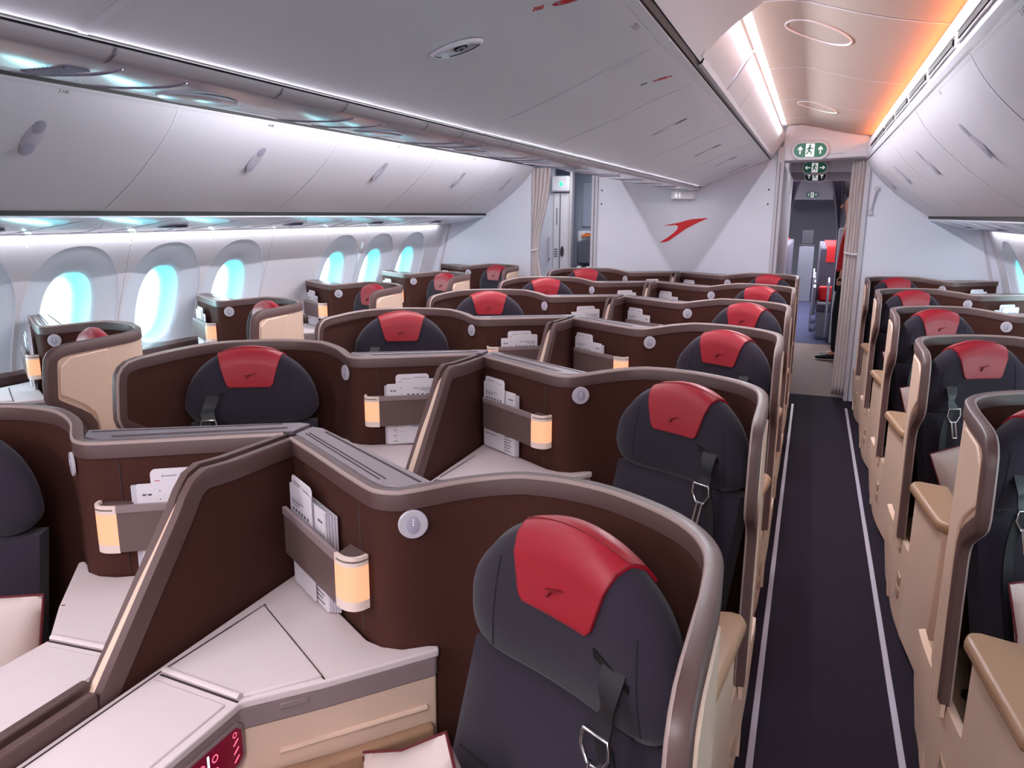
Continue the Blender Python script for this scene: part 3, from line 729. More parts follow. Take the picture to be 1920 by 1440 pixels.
    # backrest, cushion, side bolster
    def cush(name, m, a0, a1, z0, z1, f0, f1, th, N=10, bulge=.012, par=root):
        mb = B(); rows = []
        for i in range(N+1):
            u = -1+2*i/N; a = (a0+a1)/2+(a1-a0)/2*u; k = (1-abs(u)**8)
            sec = []
            M = 12
            for j in range(M+1):
                t_ = j/M; z = z0+(z1-z0)*t_; e = (1-abs(2*t_-1)**10)
                sec.append((f0+(f1-f0)*t_+(-.02+.02*k*e)+bulge*k*(1-(2*t_-1)**2), z))
            rows.append([SP(a, b_, z) for b_, z in sec]+[SP(a, sec[-1][0]-th, z1), SP(a, sec[0][0]-th, z0)])
        n_ = len(rows[0]); mb.grid(rows, True); mb.add(rows[0]+rows[-1], [tuple(range(n_)), tuple(range(2*n_-1,n_-1,-1))])
        return mb.build(name, m, par, smooth=50)
    bk = cush('backrest', 'cloth', -.225, .222, .44, .812, .135, .035, .05)
    mb = B()
    for z, f in ((.66,.092),): mb.tube([SP(a, f+.0125-.02*(abs(a)/.225)**8, z) for a in [-.16+.34*i/12 for i in range(13)]], .0016, 5)
    mb.build('backrest_seam', 'cloth_seam', bk, smooth=0)
    q = [SP(-.24,.07,.32),SP(.235,.09,.32),SP(.235,.60,.32),SP(-.24,.60,.32),SP(-.24,.07,.455),SP(.235,.09,.455),SP(.235,.60,.455),SP(-.24,.60,.455)]
    B().hexa(q).build('seat_cushion', 'cloth', root, bevel=.03, seg=4)
    q = [SP(-.22,.05,.06),SP(.22,.05,.06),SP(.22,.50,.06),SP(-.22,.50,.06),SP(-.22,.05,.32),SP(.22,.05,.32),SP(.22,.50,.32),SP(-.22,.50,.32)]
    B().hexa(q).build('seat_base', 'black', root)
    # shoulder belt: slot in the headrest, strap, buckle
    def fb(a, z):
        sec = hsec(a)
        for i in range(2, 7):
            if sec[i][1] <= z <= sec[i+1][1]:
                t_ = (z-sec[i][1])/(sec[i+1][1]-sec[i][1]); return sec[i][0]+(sec[i+1][0]-sec[i][0])*t_
        return .033
    quad = [(.092,.818),(.162,.818),(.162,.912),(.086,.938)]
    c1 = [SP(a, fb(a, z)+.003, z) for a, z in quad]; c2 = [SP(a, fb(a, z)-.01, z) for a, z in quad]
    B().add(c1+c2, [(0,1,2,3),(7,6,5,4),(0,1,5,4),(1,2,6,5),(2,3,7,6),(3,0,4,7)]).build('belt_slot', 'black', head, smooth=0)
    def ribbon(mb, P, w, th=.003):
        rows = []
        for (a, b_, z, tw) in P:
            ca, sa = math.cos(tw), math.sin(tw)
            rows.append([SP(a-w*ca, b_-w*sa, z), SP(a+w*ca, b_+w*sa, z), SP(a+w*ca, b_+w*sa+th, z), SP(a-w*ca, b_-w*sa+th, z)])
        mb.grid(rows, True); mb.add(rows[0]+rows[-1], [(0,1,2,3),(7,6,5,4)]); return mb
    strap = empty('shoulder_belt'); strap.parent = root
    strap_m = ribbon(B(), catmull([(.130,.034,.928,.05),(.134,.050,.905,.1),(.140,.062,.885,.35),(.146,.068,.868,.45),(.142,.075,.852,.2),(.140,.080,.838,0)], 4), .023)
    bpy.data.objects.remove(strap)
    st = strap_m.build('shoulder_belt', 'belt', root, smooth=60)
    # buckle: chrome loop with a forked tongue
    mb = B(); zc = .815; bb = .086
    loop = [(-.021,.024),(-.024,.002),(-.012,-.020),(.012,-.020),(.024,.002),(.021,.024)]
    mb.tube([SP(.140+p*1.15, bb+.02*(-q_), zc+q_*1.2) for p, q_ in loop+[loop[0]]], .0034, 8)
    for dx in (-.008,.008): mb.tube([SP(.140+dx, bb, zc-.018), SP(.132+dx, bb+.010, zc-.085)], .0036, 8)
    mb.tube([SP(.124, bb+.010, zc-.085), SP(.140, bb+.010, zc-.085)], .0036, 8)
    mb.build('buckle', 'chrome', st, smooth=60)
    ribbon(B(), catmull([(.152,.080,.835,0),(.172,.085,.76,.2),(.182,.10,.68,.2),(.180,.125,.58,.1),(.172,.15,.475,0)], 4), .018).build('lap_strap', 'belt', root, smooth=60)
    return root

def build_aisle_armrest(s):
    root = empty('aisle_armrest'); B = lambda: MB(s)
    P = [(.583,-.545),(.572,-.512),(.545,-.505),(.455,-.53),(.455,-.90),(.47,-.93),(.515,-.935),(.545,-.90)]
    B().prism(P, .585, .622).build('armrest_pad', 'leather_tan', root, bevel=.013, seg=4)
    P = [(.562,-.555),(.55,-.53),(.465,-.55),(.465,-.88),(.50,-.915),(.525,-.895)]
    B().prism(P, .02, .587).build('armrest_box', 'beige', root, bevel=.006)
    return root
def build_pod(s):
    root = empty('seat_shroud'); B = lambda: MB(s)
    T_ = [(.40,.02),(.588,.02),(.586,-.10),(.572,-.30),(.555,-.50),(.528,-.68),(.488,-.80),(.40,-.85)]
    Bo = [(.40,.02),(.562,.02),(.566,-.30),(.560,-.46),(.545,-.58),(.50,-.67),(.45,-.70),(.40,-.71)]
    n = len(T_); T2 = catmull(T_[1:],4); B2 = catmull(Bo[1:],4)
    def ztp(i): t = i/(len(T2)-1); return .335-.0*t
    rows = [[(b_[0],b_[1],.006),((a[0]*.6+b_[0]*.4+.004),(a[1]*.6+b_[1]*.4),.17),(a[0],a[1],.30),(a[0]-.002,a[1],ztp(i)),(a[0]-.022,a[1]+.012,ztp(i)),(a[0]-.026,a[1]+.015,.30)] for i, (a, b_) in enumerate(zip(T2, B2))]
    mb = B().grid(rows); mb.build('shroud_skin', 'beige', root, smooth=60)
    B().prism([(x-.02,y+.012) for x, y in T2]+[(.42,-.85),(.42,.0)], .27, .30).build('shroud_shelf', 'beige_dark', root)
    mb = B()
    for z in (.17,.115): mb.slab([(-.40,z),(-.455,z+.004),(-.455,z+.040),(-.40,z+.046)], lambda p,q,t: (.566+t,p,q), -.006, .004)
    mb.build('shroud_vent', 'beige_dark', root, bevel=.003)
    return root

OR = {'A':(-.655,1.193,1), 'B':(-1.531,1.213,-1), 'C':(.986,1.306,-1), 'D':(-3.119,1.319,1)}
ROWS = {'A':range(0,6), 'B':range(0,6), 'C':range(1,6), 'D':range(1,6)}
ORD = ['nearest','second','third','fourth','fifth','farthest']
WHERE = {'A':'centre column beside the right aisle','B':'centre column beside the left aisle','C':'right window column','D':'left window column'}
def rowword(c, k):
    i = k-(1 if c in 'CD' else 0); n = len(ROWS[c]); return 'farthest' if i == n-1 else ORD[i]
PROTO = {}
for s_ in (1, -1):
    for ctr in (True, False):
        PROTO[('shell',s_,ctr)] = build_shell(s_, ctr); PROTO[('console',s_,ctr)] = build_console(s_, ctr)
    PROTO[('seat',s_)] = build_seat(s_); PROTO[('arm',s_)] = build_aisle_armrest(s_); PROTO[('pod',s_)] = build_pod(s_)
USED = set()
def place(key, c, k, label, cat, group, dy=0):
    o = PROTO[key]
    if key in USED: o = copy_tree(o)
    USED.add(key)
    ox, oy, s_ = OR[c]; o.location = (ox, oy+1.12*k+dy, 0); tag(o, label, cat, group); return o
for c in 'ABCD':
    s_ = OR[c][2]; ctr = c in 'AB'
    for k in ROWS[c]:
        w = f'{rowword(c,k)} row, {WHERE[c]}'
        place(('shell',s_,ctr), c, k, f'brown curved seat shell, {w}', 'privacy shell', 'privacy shells around the seats')
        place(('console',s_,ctr), c, k, f'cream side console, {w}', 'console', 'side consoles next to the seats')
        place(('seat',s_), c, k, f'charcoal seat with red headrest, {w}', 'seat', 'business seats')
        place(('arm',s_), c, k, f'tan aisle armrest, {w}', 'armrest', 'aisle armrests')
        place(('pod',s_), c, k, f'low beige seat shroud, {w}', 'seat shroud', 'shrouds along the aisles')
# privacy slabs between the two centre columns
sl = MB().slab([(-.02,1.045),(-.085,1.044),(-.112,1.034),(-.136,1.012),(-.362,.752),(-.362,.71),(.10,.71),(.10,1.045)], lambda p,q,t: (t,p,q), -.015, .012).build('privacy_divider', 'beige', bevel=.005)
for k in range(6):
    d = sl if k == 0 else copy_tree(sl)
    d.location = (-1.093, 1.2+1.12*k, 0)
    tag(d, f'beige sliding divider between the two centre seats of the {["nearest","second","third","fourth","fifth","farthest"][k]} row', 'divider', 'dividers between the centre seats')
# ------------------------------------------------------------------ fittings on the lockers
def onprof(prof, x, s=1):
    for (a, b), (c, e) in zip(prof[:-1], prof[1:]):
        if a <= x <= c:
            d = Vector((c-a, e-b)).normalized(); return (CX+s*x, b+(e-b)*(x-a)/(c-a)), Vector((s*d.y,0,-d.x)), Vector((s*d.x,0,d.y))
def skin_map(prof, xr, y, s=1, ru=(0,1), flip=1, h=.0012):
    """flat text frame on a locker: u runs along ru=(across, along)"""
    (px_, pz_), n, tx = onprof(prof, xr, s); ty = Vector((0,1,0)); c = Vector((px_, y, pz_))+n*h
    eu = tx*ru[0]+ty*ru[1]; ev = n.cross(eu)*flip
    return lambda u, v: tuple(c+eu*u+ev*v)
# twin latches of the centre lockers: long slim recess across the door
for i, y in enumerate((3.485, 4.79, 5.79, 6.75)):
    n_, lab = Vector((.40,0,-.917)), ['nearest','second','third','farthest'][i]
    pc = Vector((CX+.46, y, 1.9385)); ax = Vector((.917,-.13,.40)).normalized(); nn = ax.cross(Vector((0,1,0))).normalized(); nn = nn if nn.z < 0 else -nn
    root = empty('locker_latch'); tag(root, f'slim flush latch under the centre lockers, {lab} of four', 'latch', 'latches under the centre lockers')
    MB().disc(tuple(pc-nn*.001), tuple(nn), .085, .0035, 32, r2=.022, ax=ax).build('latch_plate', 'shellwhite', root, smooth=40)
    for q, m_ in ((1,'bin_gap'),(-1,'switch_inner')): MB().disc(tuple(pc+nn*.002+ax*.052*q), tuple(nn), .030, .0015, 20, r2=.016, ax=ax).build('latch_cup', m_, root, smooth=40)
# eye-shaped cabin camera fairing in the ceiling panel of the centre lockers
(px_, pz_), n, tx = onprof(CPR, .368); y0_ = 1.525; c = Vector((px_, y0_, pz_)); ty = Vector((0,1,0))
root = empty('ceiling_camera'); tag(root, 'eye-shaped white fairing with a dark lens under the centre locker', 'ceiling camera')
e1 = (tx*.55+ty*.35).normalized(); e2 = n.cross(e1).normalized()
mb = MB(); rows = []
def eye(t, a, b): return (a*math.cos(t), b*math.copysign(abs(math.sin(t))**1.35, math.sin(t)))
for a, b, h in ((.058,.033,0),(.056,.031,.006),(.050,.026,.008),(.046,.022,.004),(.040,.018,-.002),(.001,.001,-.003)):
    rows.append([tuple(c+e1*eye(2*pi*k/40,a,b)[0]+e2*eye(2*pi*k/40,a,b)[1]+n*(h+.001)) for k in range(40)])
mb.grid(rows, True); fr_ = mb.build('fairing', 'shellwhite', root, smooth=50)
mb = MB(); pts = [tuple(c+e1*eye(2*pi*k/40,.0475,.0235)[0]+e2*eye(2*pi*k/40,.0475,.0235)[1]+n*.007) for k in range(-12,26)]
mb.tube(pts, .0011, 5); mb.build('fairing_edge', 'ink_dark', fr_, smooth=0)
lens = MB().disc(tuple(c+e1*.008-n*.003), tuple(n), .0145, .009, 24).build('lens', 'black', root)
MB().disc(tuple(c+e1*.008+n*.0062), tuple(n), .010, .0012, 20).build('lens_glass', 'switch_inner', lens); MB().disc(tuple(c+e1*.008+n*.0075), tuple(n), .005, .001, 16).build('lens_core', 'ink_dark', lens)
# red fire-extinguisher markings
for i, (xr, y) in enumerate(((.58,1.60),(.59,2.59))):
    (px_, pz_), n, tx = onprof(CPR, xr); c = Vector((px_, y, pz_)); ty = Vector((0,1,0)); e1 = (tx*.60+ty*.38).normalized(); e2 = n.cross(e1)
    root = empty('locker_marking'); tag(root, ['red oval equipment marking at the top edge, nearer one', 'small red oval equipment marking on the short centre locker'][i], 'marking', 'equipment markings')
    P2 = lambda a, b, h: tuple(c+e1*a+e2*b+n*h)
    mb = MB(); R = [[P2(r*.034*math.cos(2*pi*k/28), r*.012*math.sin(2*pi*k/28), .0012) for k in range(29)] for r in (1,.72)]; mb.grid(R)
    mb.slab([(-.015,-.005),(.015,-.005),(.015,.005),(-.015,.005)], lambda p,q,t: P2(p,q,t), .0006, .0014); mb.build('marking_oval', 'logo_red', root, smooth=0, fix=False)
    mb = MB()
    for j in range(3 if i == 0 else 2):
        for k in range(4): mb.slab([(-.075+k*.006-j*.0,-.008+j*.007),(-.0715+k*.006,-.008+j*.007),(-.0715+k*.006,-.004+j*.007),(-.075+k*.006,-.004+j*.007)], lambda p,q,t: P2(p,q,t), .0006, .0012)
    mb.build('marking_text', 'logo_red' if i == 0 else 'ink_dark', root, smooth=0)
# seat numbers on the locker rims
f = skin_map(CPR, .645, 1.985, 1, (0,-1)); o_ = text_ob('seat_number', '3 DG', .022, 'ink_dark', f); tag(o_, 'small seat number 3 DG on the centre locker edge near the aisle', 'seat number')
for i, (y, b_) in enumerate(((2.10,'3 HK'),(3.24,'4 HK'),(4.5,'5 HK'),(5.7,'6 HK'))):
    f = skin_map(LP, 1.4455, y+(.0), -1, (0,1), 1, .0015); o_ = text_ob('seat_number', b_, .021, 'ink_dark', f); tag(o_, f'small seat number {b_} on the rim of the {lw[i+1]} left window locker', 'seat number')
for i, (y, b_) in enumerate(((1.99,'3 AC'),(3.14,'4 AC'),(4.35,'5 AC'))):
    f = skin_map(LP, 1.4455, y, 1, (0,-1), 1, .0015); o_ = text_ob('seat_number', b_, .021, 'ink_dark', f); tag(o_, f'small seat number {b_} on the rim of the {lw[i+1]} right window locker', 'seat number')
# ------------------------------------------------------------------ rear bulkhead fittings
LG = [(-.191,1.471),(-.130,1.484),(-.059,1.497),(.019,1.521),(.07,1.531),(.12,1.535),(.201,1.541),(.112,1.500),(.010,1.445),(-.079,1.380),(-.144,1.334),(-.175,1.326),(-.222,1.320),(-.150,1.365),(-.094,1.410),(-.066,1.440),(-.060,1.460),(-.068,1.472),(-.091,1.478),(-.13,1.474)]
o_ = MB().slab(LG, lambda p,q,t: (CX+p,t,q), YB-.004, YB).build('bulkhead_logo', 'logo_red', smooth=0); tag(o_, 'red swooping arrow logo on the white rear bulkhead', 'logo')
root = empty('toilet_sign'); tag(root, 'small white lit toilet sign box high on the rear bulkhead', 'sign')
MB().prism([(CX-.125,YB),(CX-.125,YB-.09),(CX-.02,YB-.10),(CX+.07,YB-.06),(CX+.085,YB)], 1.700, 1.772).build('sign_housing', 'shellwhite', root, bevel=.006)
mb = MB()
for dx in (-.075,-.045):
    mb.disc((CX+dx, YB-.097, 1.752), (0,-1,0), .005, .002, 12, ax=Vector((1,0,0)))
    mb.box(CX+dx-.007, CX+dx+.007, YB-.099, YB-.093, 1.728, 1.744); mb.box(CX+dx-.004, CX+dx+.004, YB-.099, YB-.093, 1.714, 1.730)
mb.build('pictogram', 'sign_white', root, smooth=0)
root = empty('wall_hook'); tag(root, 'slim grey folding strap holder on the right rear bulkhead', 'holder')
MB().tube([(CX+1.528,YB-.012,1.785),(CX+1.494,YB-.012,1.592)], .011, 8, .6).build('holder_bar', 'frame_grey', root)
for x, z in ((1.528,1.785),(1.494,1.592)): MB().disc((CX+x,YB-.001,z), (0,-1,0), .020, .022, 16, ax=Vector((1,0,0))).build('holder_end', 'frame_grey', root)
# exit signs
def pill(hw, hh, n=16):
    return [( (hw-hh)+hh*math.cos(-pi/2+pi*k/n), hh*math.sin(-pi/2+pi*k/n)) for k in range(n+1)]+[(-(hw-hh)+hh*math.cos(pi/2+pi*k/n), hh*math.sin(pi/2+pi*k/n)) for k in range(n+1)]
def exit_sign(x, y, z, k, label, mode, green='sign_green', arrows=('up','up')):
    root = empty('exit_sign'); F = lambda p,q,t: (CX+x+p*k, y-t, z+q*k)
    MB().slab(pill(.150,.078), F, -.02, .022).build('sign_housing', 'shellwhite', root, bevel=.008, seg=3)
    MB().slab(pill(.126,.056), F, .018, .025).build('sign_face', green, root, smooth=0)
    mb = MB()
    mb.slab([(-.036,-.052),(.032,-.052),(.032,.052),(-.036,.052)], F, .024, .0262)
    for sx_, a in ((-1, arrows[0]), (1, arrows[1])):
        c_ = sx_*.078
        A_ = [(-.005,-.030),(.005,-.030),(.005,.010),(.018,-.002),(.018,.012),(0,.032),(-.018,.012),(-.018,-.002),(-.005,.010)]
        if a == 'out': A_ = [(sx_*q, p) for p, q in A_]
        mb.slab([(c_+p, q) for p, q in A_], F, .024, .0262)
    mb.build('sign_symbols', 'sign_white', root, smooth=0)
    mb = MB()
    def st(a, b, w=.005):
        d = Vector((b[0]-a[0], b[1]-a[1])).normalized(); n = (-d.y*w, d.x*w)
        mb.slab([(a[0]-n[0],a[1]-n[1]),(b[0]-n[0],b[1]-n[1]),(b[0]+n[0],b[1]+n[1]),(a[0]+n[0],a[1]+n[1])], F, .0262, .0275)
    mb.slab([(-.004+.009*math.cos(2*pi*q/12), .036+.009*math.sin(2*pi*q/12)) for q in range(12)], F, .0262, .0275)
    st((-.004,.026),(-.010,-.004),.008); st((-.006,.022),(.016,.010),.004); st((.016,.010),(.022,.018),.003); st((-.006,.024),(-.024,.010),.004); st((-.024,.010),(-.028,-.002),.003)
    st((-.010,-.004),(.010,-.018),.005); st((.010,-.018),(.006,-.036),.004); st((-.010,-.006),(-.022,-.026),.005); st((-.022,-.026),(-.032,-.030),.004)
    mb.build('sign_figure', green, root, smooth=0)
    tag(root, label, 'exit sign', 'green exit signs over the right aisle'); return root
exit_sign(.994, YB-.03, 2.093, 1.0, 'green exit sign with running figure and up arrows on the nearest header', 0)
exit_sign(1.028, 9.86, 2.105, 1.0, 'green exit sign with side arrows, directly behind the nearest sign', 0, arrows=('out','out'))
exit_sign(1.04, 10.14, 2.022, .9, 'unlit dark exit sign just below and behind the second sign', 0, green='sign_dark')
struct(MB().box(CX+.6, CX+1.4, 18.42, 18.5, 1.9, 2.5), 'trim_27', 'shellwhite')
exit_sign(.98, 18.4, 2.0, .95, 'tiny distant green exit sign at the far end of the rear cabin', 0)
mb = MB(); mb.slab([(1.14,2.060),(1.26,2.064),(1.26,2.0665),(1.14,2.0625)], lambda p,q,t: (CX+p,t,q), YB-.032, YB-.029); mb.build('header_mark', 'bin_gap', h1, smooth=0)
# ------------------------------------------------------------------ curtains
def curtain(name, path, z0, z1, pleats, amp, tie, m, label, width=1.0):
    N = pleats*10; rows = []
    zs = [z0+(z1-z0)*i/26 for i in range(27)]
    for z in zs:
        g = 1-.62*math.exp(-((z-tie[0])/tie[1])**2) if tie else 1
        row = []
        for k in range(N+1):
            t_ = k/N; cpt_ = (path[0][0]+(path[1][0]-path[0][0])*.5+(path[1][0]-path[0][0])*(t_-.5)*g, path[0][1]+(path[1][1]-path[0][1])*(.5+(t_-.5)*g))
            if tie: sh = tie[2]*(1-g)/.62
            else: sh = 0
            d = Vector((path[1][0]-path[0][0], path[1][1]-path[0][1])).normalized(); w = amp*(.6+.4*g)*math.sin(t_*pleats*2*pi+.6*math.sin(z*3+t_*4))
            row.append((CX+cpt_[0]+sh-d.y*w, cpt_[1]+d.x*w, z))
        rows.append(row)
    ob = MB().grid(rows).build(name, m, smooth=80); sm = ob.modifiers.new('thickness','SOLIDIFY'); sm.thickness = .003
    tag(ob, label, 'curtain', 'cabin curtains'); return ob
curtain('curtain', ((1.335,7.27),(1.455,7.19)), .02, 2.02, 5, .022, None, 'curtain', 'beige pleated curtain drawn back at the right aisle opening')
tb = MB().tube([(CX+1.335,7.225,1.26),(CX+1.36,7.19,1.255),(CX+1.40,7.165,1.25),(CX+1.455,7.15,1.25)], .009, 8).build('curtain_tie', 'shellwhite'); tag(tb, 'pale tie-back strap around the curtain at the right aisle', 'tie-back', 'curtain tie-backs')
cl = curtain('curtain', ((-1.53,7.19),(-1.27,7.13)), .02, 1.99, 6, .022, (1.22,.42,-.05), 'curtain', 'beige pleated curtain gathered by a tie at the left aisle opening')
tb = MB().tube([(CX-1.515,7.15,1.225),(CX-1.46,7.115,1.215),(CX-1.40,7.13,1.235)], .009, 8).build('curtain_tie', 'shellwhite'); tag(tb, 'pale tie-back strap around the curtain at the left aisle', 'tie-back', 'curtain tie-backs')
# ------------------------------------------------------------------ vestibule on the left: door pillar, door, jump seat
YV = 8.6
struct(MB().box(CX-2.2, CX-1.72, YV, YV+.06, 0, 2.1), 'wall_vestibule_left', 'bulkhead', smooth=0)
struct(MB().box(CX-2.2, CX-.80, YV+.35, YV+.40, 0, 2.1), 'wall_jump_seat', 'wall_blue', smooth=0)
struct(MB().box(CX-2.3, CX-.6, YV-1.25, YV+.5, 2.10, 2.14), 'ceiling_vestibule_left', 'shellwhite', smooth=0)
struct(MB().box(CX-2.30, CX-2.26, 7.15, YV+.4, 0, 2.14), 'wall_vestibule_side', 'bulkhead', smooth=0)
dr = struct(MB().box(CX-1.715, CX-1.525, YV-.02, YV+.06, 0, 1.80), 'door_1', 'wallpanel', bevel=.006)
MB().box(CX-1.642, CX-1.630, YV-.024, YV-.019, .02, 1.79).build('door_groove', 'bin_gap', dr, smooth=0)
MB().disc((CX-1.603, YV-.020, 1.145), (0,-1,0), .020, .018, 24, r2=.060, ax=Vector((1,0,0))).build('door_handle', 'ink_dark', dr)
MB().box(CX-1.71, CX-1.648, YV-.023, YV-.0195, 1.065, 1.19).build('door_notice', 'paper_grey', dr, smooth=0)
mb = MB()
for k in range(9): mb.box(CX-1.682, CX-1.668, YV-.023, YV-.0195, 1.45+k*.021, 1.462+k*.021)
for k in range(4): mb.box(CX-1.70, CX-1.66, YV-.0245, YV-.0225, 1.085+k*.026, 1.096+k*.026)
mb.build('door_lettering', 'ink_dark', dr, smooth=0)
tagd = MB().box(CX-1.735, CX-1.52, YV-.07, YV+.06, 1.81, 1.985).build('door_light_box', 'shellwhite', bevel=.02, seg=3); tag(tagd, 'white rounded light box above the grey cabinet door', 'light box')
MB().slab([(-.022,0),(0,-.028),(.022,0),(.022,.008),(-.022,.008),(0,.036)], lambda p,q,t: (CX-1.613+p,t,1.895+q), YV-.073, YV-.069).build('green_lamp', 'green_light', tagd, smooth=0)
struct(MB().box(CX-1.522, CX-1.492, YV-.05, YV+.05, 0, 2.1), 'trim_25', 'frame_grey', bevel=.006)
gh = MB().tube([(CX-1.757,YV-.01,1.33),(CX-1.757,YV-.035,1.31),(CX-1.761,YV-.035,1.07),(CX-1.761,YV-.01,1.05)], .010, 8).build('grab_handle', 'frame_grey'); tag(gh, 'slim vertical grab handle beside the left cabinet door', 'grab handle')
YJ = YV+.35
root = empty('jump_seat'); tag(root, 'dark grey folding crew seat with white frame in the left vestibule', 'crew seat')
MB().box(CX-1.475, CX-1.0, YJ-.03, YJ, 1.42, 1.93).build('seat_panel', 'wall_blue', root, bevel=.01)
MB().box(CX-1.50, CX-1.0, YJ-.12, YJ, 1.24, 1.375).build('head_pad_frame', 'shellwhite', root, bevel=.02)
MB().slab([(-1.47,1.00),(-1.47,1.22),(-1.42,1.27),(-1.33,1.295),(-1.2,1.295),(-1.15,1.27),(-1.13,1.22),(-1.13,1.00)], lambda p,q,t: (CX+p,t,q), YJ-.24, YJ-.12).build('seat_back', 'jump_grey', root, bevel=.02)
MB().box(CX-1.46, CX-1.14, YJ-.38, YJ-.12, .55, .98).build('seat_pan', 'ink_dark', root, bevel=.02)
for x in (-1.40,-1.29): MB().box(CX+x-.022, CX+x+.022, YJ-.39, YJ-.30, .62, .985).build('seat_leg', 'shellwhite', root, bevel=.008)
tv = MB().slab([(-1.45,1.318),(-1.40,1.312),(-1.33,1.318),(-1.29,1.336),(-1.33,1.348),(-1.40,1.345)], lambda p,q,t: (CX+p,t,q), YJ-.16, YJ-.121).build('life_vest_pouch', 'orange_print'); tag(tv, 'small orange pouch on the crew seat head pad', 'pouch')
tv = MB().slab([(-1.40,1.352),(-1.36,1.330),(-1.28,1.328),(-1.20,1.352)], lambda p,q,t: (CX+p,t,q), YJ-.15, YJ-.121).build('harness', 'black'); tag(tv, 'black folded harness next to the orange pouch', 'harness')
nb = MB().box(CX-1.25, CX-1.16, YJ-.034, YJ-.030, 1.50, 1.64).build('wall_notice', 'paper_grey', smooth=0); tag(nb, 'small printed notice on the grey wall above the crew seat', 'notice')
mb = MB()
for x, z in ((-1.225,1.60),(-1.195,1.595),(-1.23,1.565),(-1.185,1.56),(-1.225,1.52),(-1.195,1.525)): mb.box(CX+x-.010, CX+x+.010, YJ-.037, YJ-.033, z-.008, z+.008)
mb.build('notice_symbols', 'ink_dark', nb, smooth=0)
# ------------------------------------------------------------------ rear cabin seen through the right aisle
struct(MB().box(CX-.2, CX+.765, 7.16, 10.2, 0, 2.3), 'wall_galley', 'bulkhead', smooth=0)
struct(MB().box(CX+1.80, CX+1.86, 7.15, 22, 0, 2.3), 'wall_side_rear', 'wallpanel', smooth=0)
struct(MB().box(CX+.5, CX+1.85, 7.3, 9.9, 2.22, 2.26), 'ceiling_vestibule_right', 'ceil', smooth=0)
struct(MB().slab([(.5,1.975),(1.85,1.975),(1.85,2.30),(.5,2.30)], lambda p,q,t: (CX+p,t,q), 10.2, 10.32), 'wall_header_second', 'frame_grey', bevel=.01)
struct(MB().slab([(.5,2.06),(1.85,2.06),(1.85,2.30),(.5,2.30)], lambda p,q,t: (CX+p,t,q), 9.90, 9.95), 'trim_26', 'shellwhite', bevel=.01)
mb = MB(); mb.grid([[(CX+x, y, z) for x, z in ((-.6,2.0),(.2,2.28),(.9,2.36),(1.5,2.28),(1.9,1.95))] for y in (10.3, 22)]); struct(mb, 'ceiling_rear', 'ceil', smooth=60)
struct(MB().box(CX-1, CX+2.4, 21.5, 21.6, 0, 2.6), 'wall_far', 'bulkhead', smooth=0)
struct(MB().box(CX-1, CX-.95, 10.3, 22, 0, 2.4), 'wall_rear_cabin', 'bulkhead', smooth=0)
for i, (x, lab) in enumerate(((.72,'left'),(1.38,'right'))):
    s_ = 1 if i == 0 else -1
    rows = []
    for j in range(20):
        z = 1.98-.62*j/19 if True else 0; g = j/19
        rows.append([(CX+x+s_*((.16-.13*g**.7)*k/12), 10.42+.014*math.sin(k*1.7), z) for k in range(13)])
    rows += [[(CX+x+s_*(.03*k/12), 10.42+.014*math.sin(k*1.7), .003+1.3*(1-j/3)) for k in range(13)] for j in range(4)]
    ob = MB().grid(rows).build('curtain', 'curtain_dark', smooth=80); ob.modifiers.new('thickness','SOLIDIFY').thickness = .004
    tag(ob, f'dark grey swept-back curtain on the {lab} of the second opening', 'curtain', 'cabin curtains')
def econ(x, y, w, label):
    root = empty('economy_seat', (CX+x, y, 0))
    MB().slab([(0,.42),(0,.45),(.06,.98),(.10,1.14),(.17,1.16),(.19,1.12),(.14,.95),(.10,.42)], lambda p,q,t: (t,p,q), -w/2, w/2).build('seat_back', 'seat_grey', root, bevel=.02)
    MB().slab([(.048,.96),(.094,1.13),(.12,1.172),(.18,1.172),(.20,1.12),(.165,1.0),(.15,1.0),(.18,1.12),(.16,1.155),(.12,1.15),(.11,1.12),(.065,.955)], lambda p,q,t: (t,p,q), -w/2+.08, w/2-.08).build('head_cover', 'seat_red', root)
    MB().box(-w/2, w/2, -.42, .05, .34, .46).build('seat_pan', 'seat_grey', root, bevel=.03)
    MB().box(-w/2-.05, -w/2-.01, -.40, .05, .30, .66).build('arm_rest', 'metal_grey', root, bevel=.01)
    MB().box(-w/2+.03, w/2-.03, -.38, .02, 0, .34).build('seat_frame', 'metal_grey', root)
    tag(root, label, 'seat', 'grey seats of the rear cabin')
words = ['nearest','second','third','fourth','fifth']
for i, y in enumerate((11.15, 12.0, 12.85, 13.7)):
    econ(1.40, y, .44, f'grey seat with red head cover in the rear cabin, {words[i]} on the aisle right')
for i, y in enumerate((11.3, 12.15, 13.0, 13.85, 14.7)):
    econ(.56, y, .40, f'grey seat with red head cover in the rear cabin, {words[i]} on the aisle left')
cab = MB().box(CX+1.36, CX+1.75, 10.33, 10.40, .0, 1.42).build('class_divider', 'bulkhead', bevel=.02); tag(cab, 'pale half-height partition at the start of the rear cabin, right', 'partition')
cab = MB().box(CX+.52, CX+.76, 10.50, 10.56, .0, 1.30).build('class_divider', 'bulkhead', bevel=.02); tag(cab, 'pale half-height partition at the start of the rear cabin, left', 'partition')
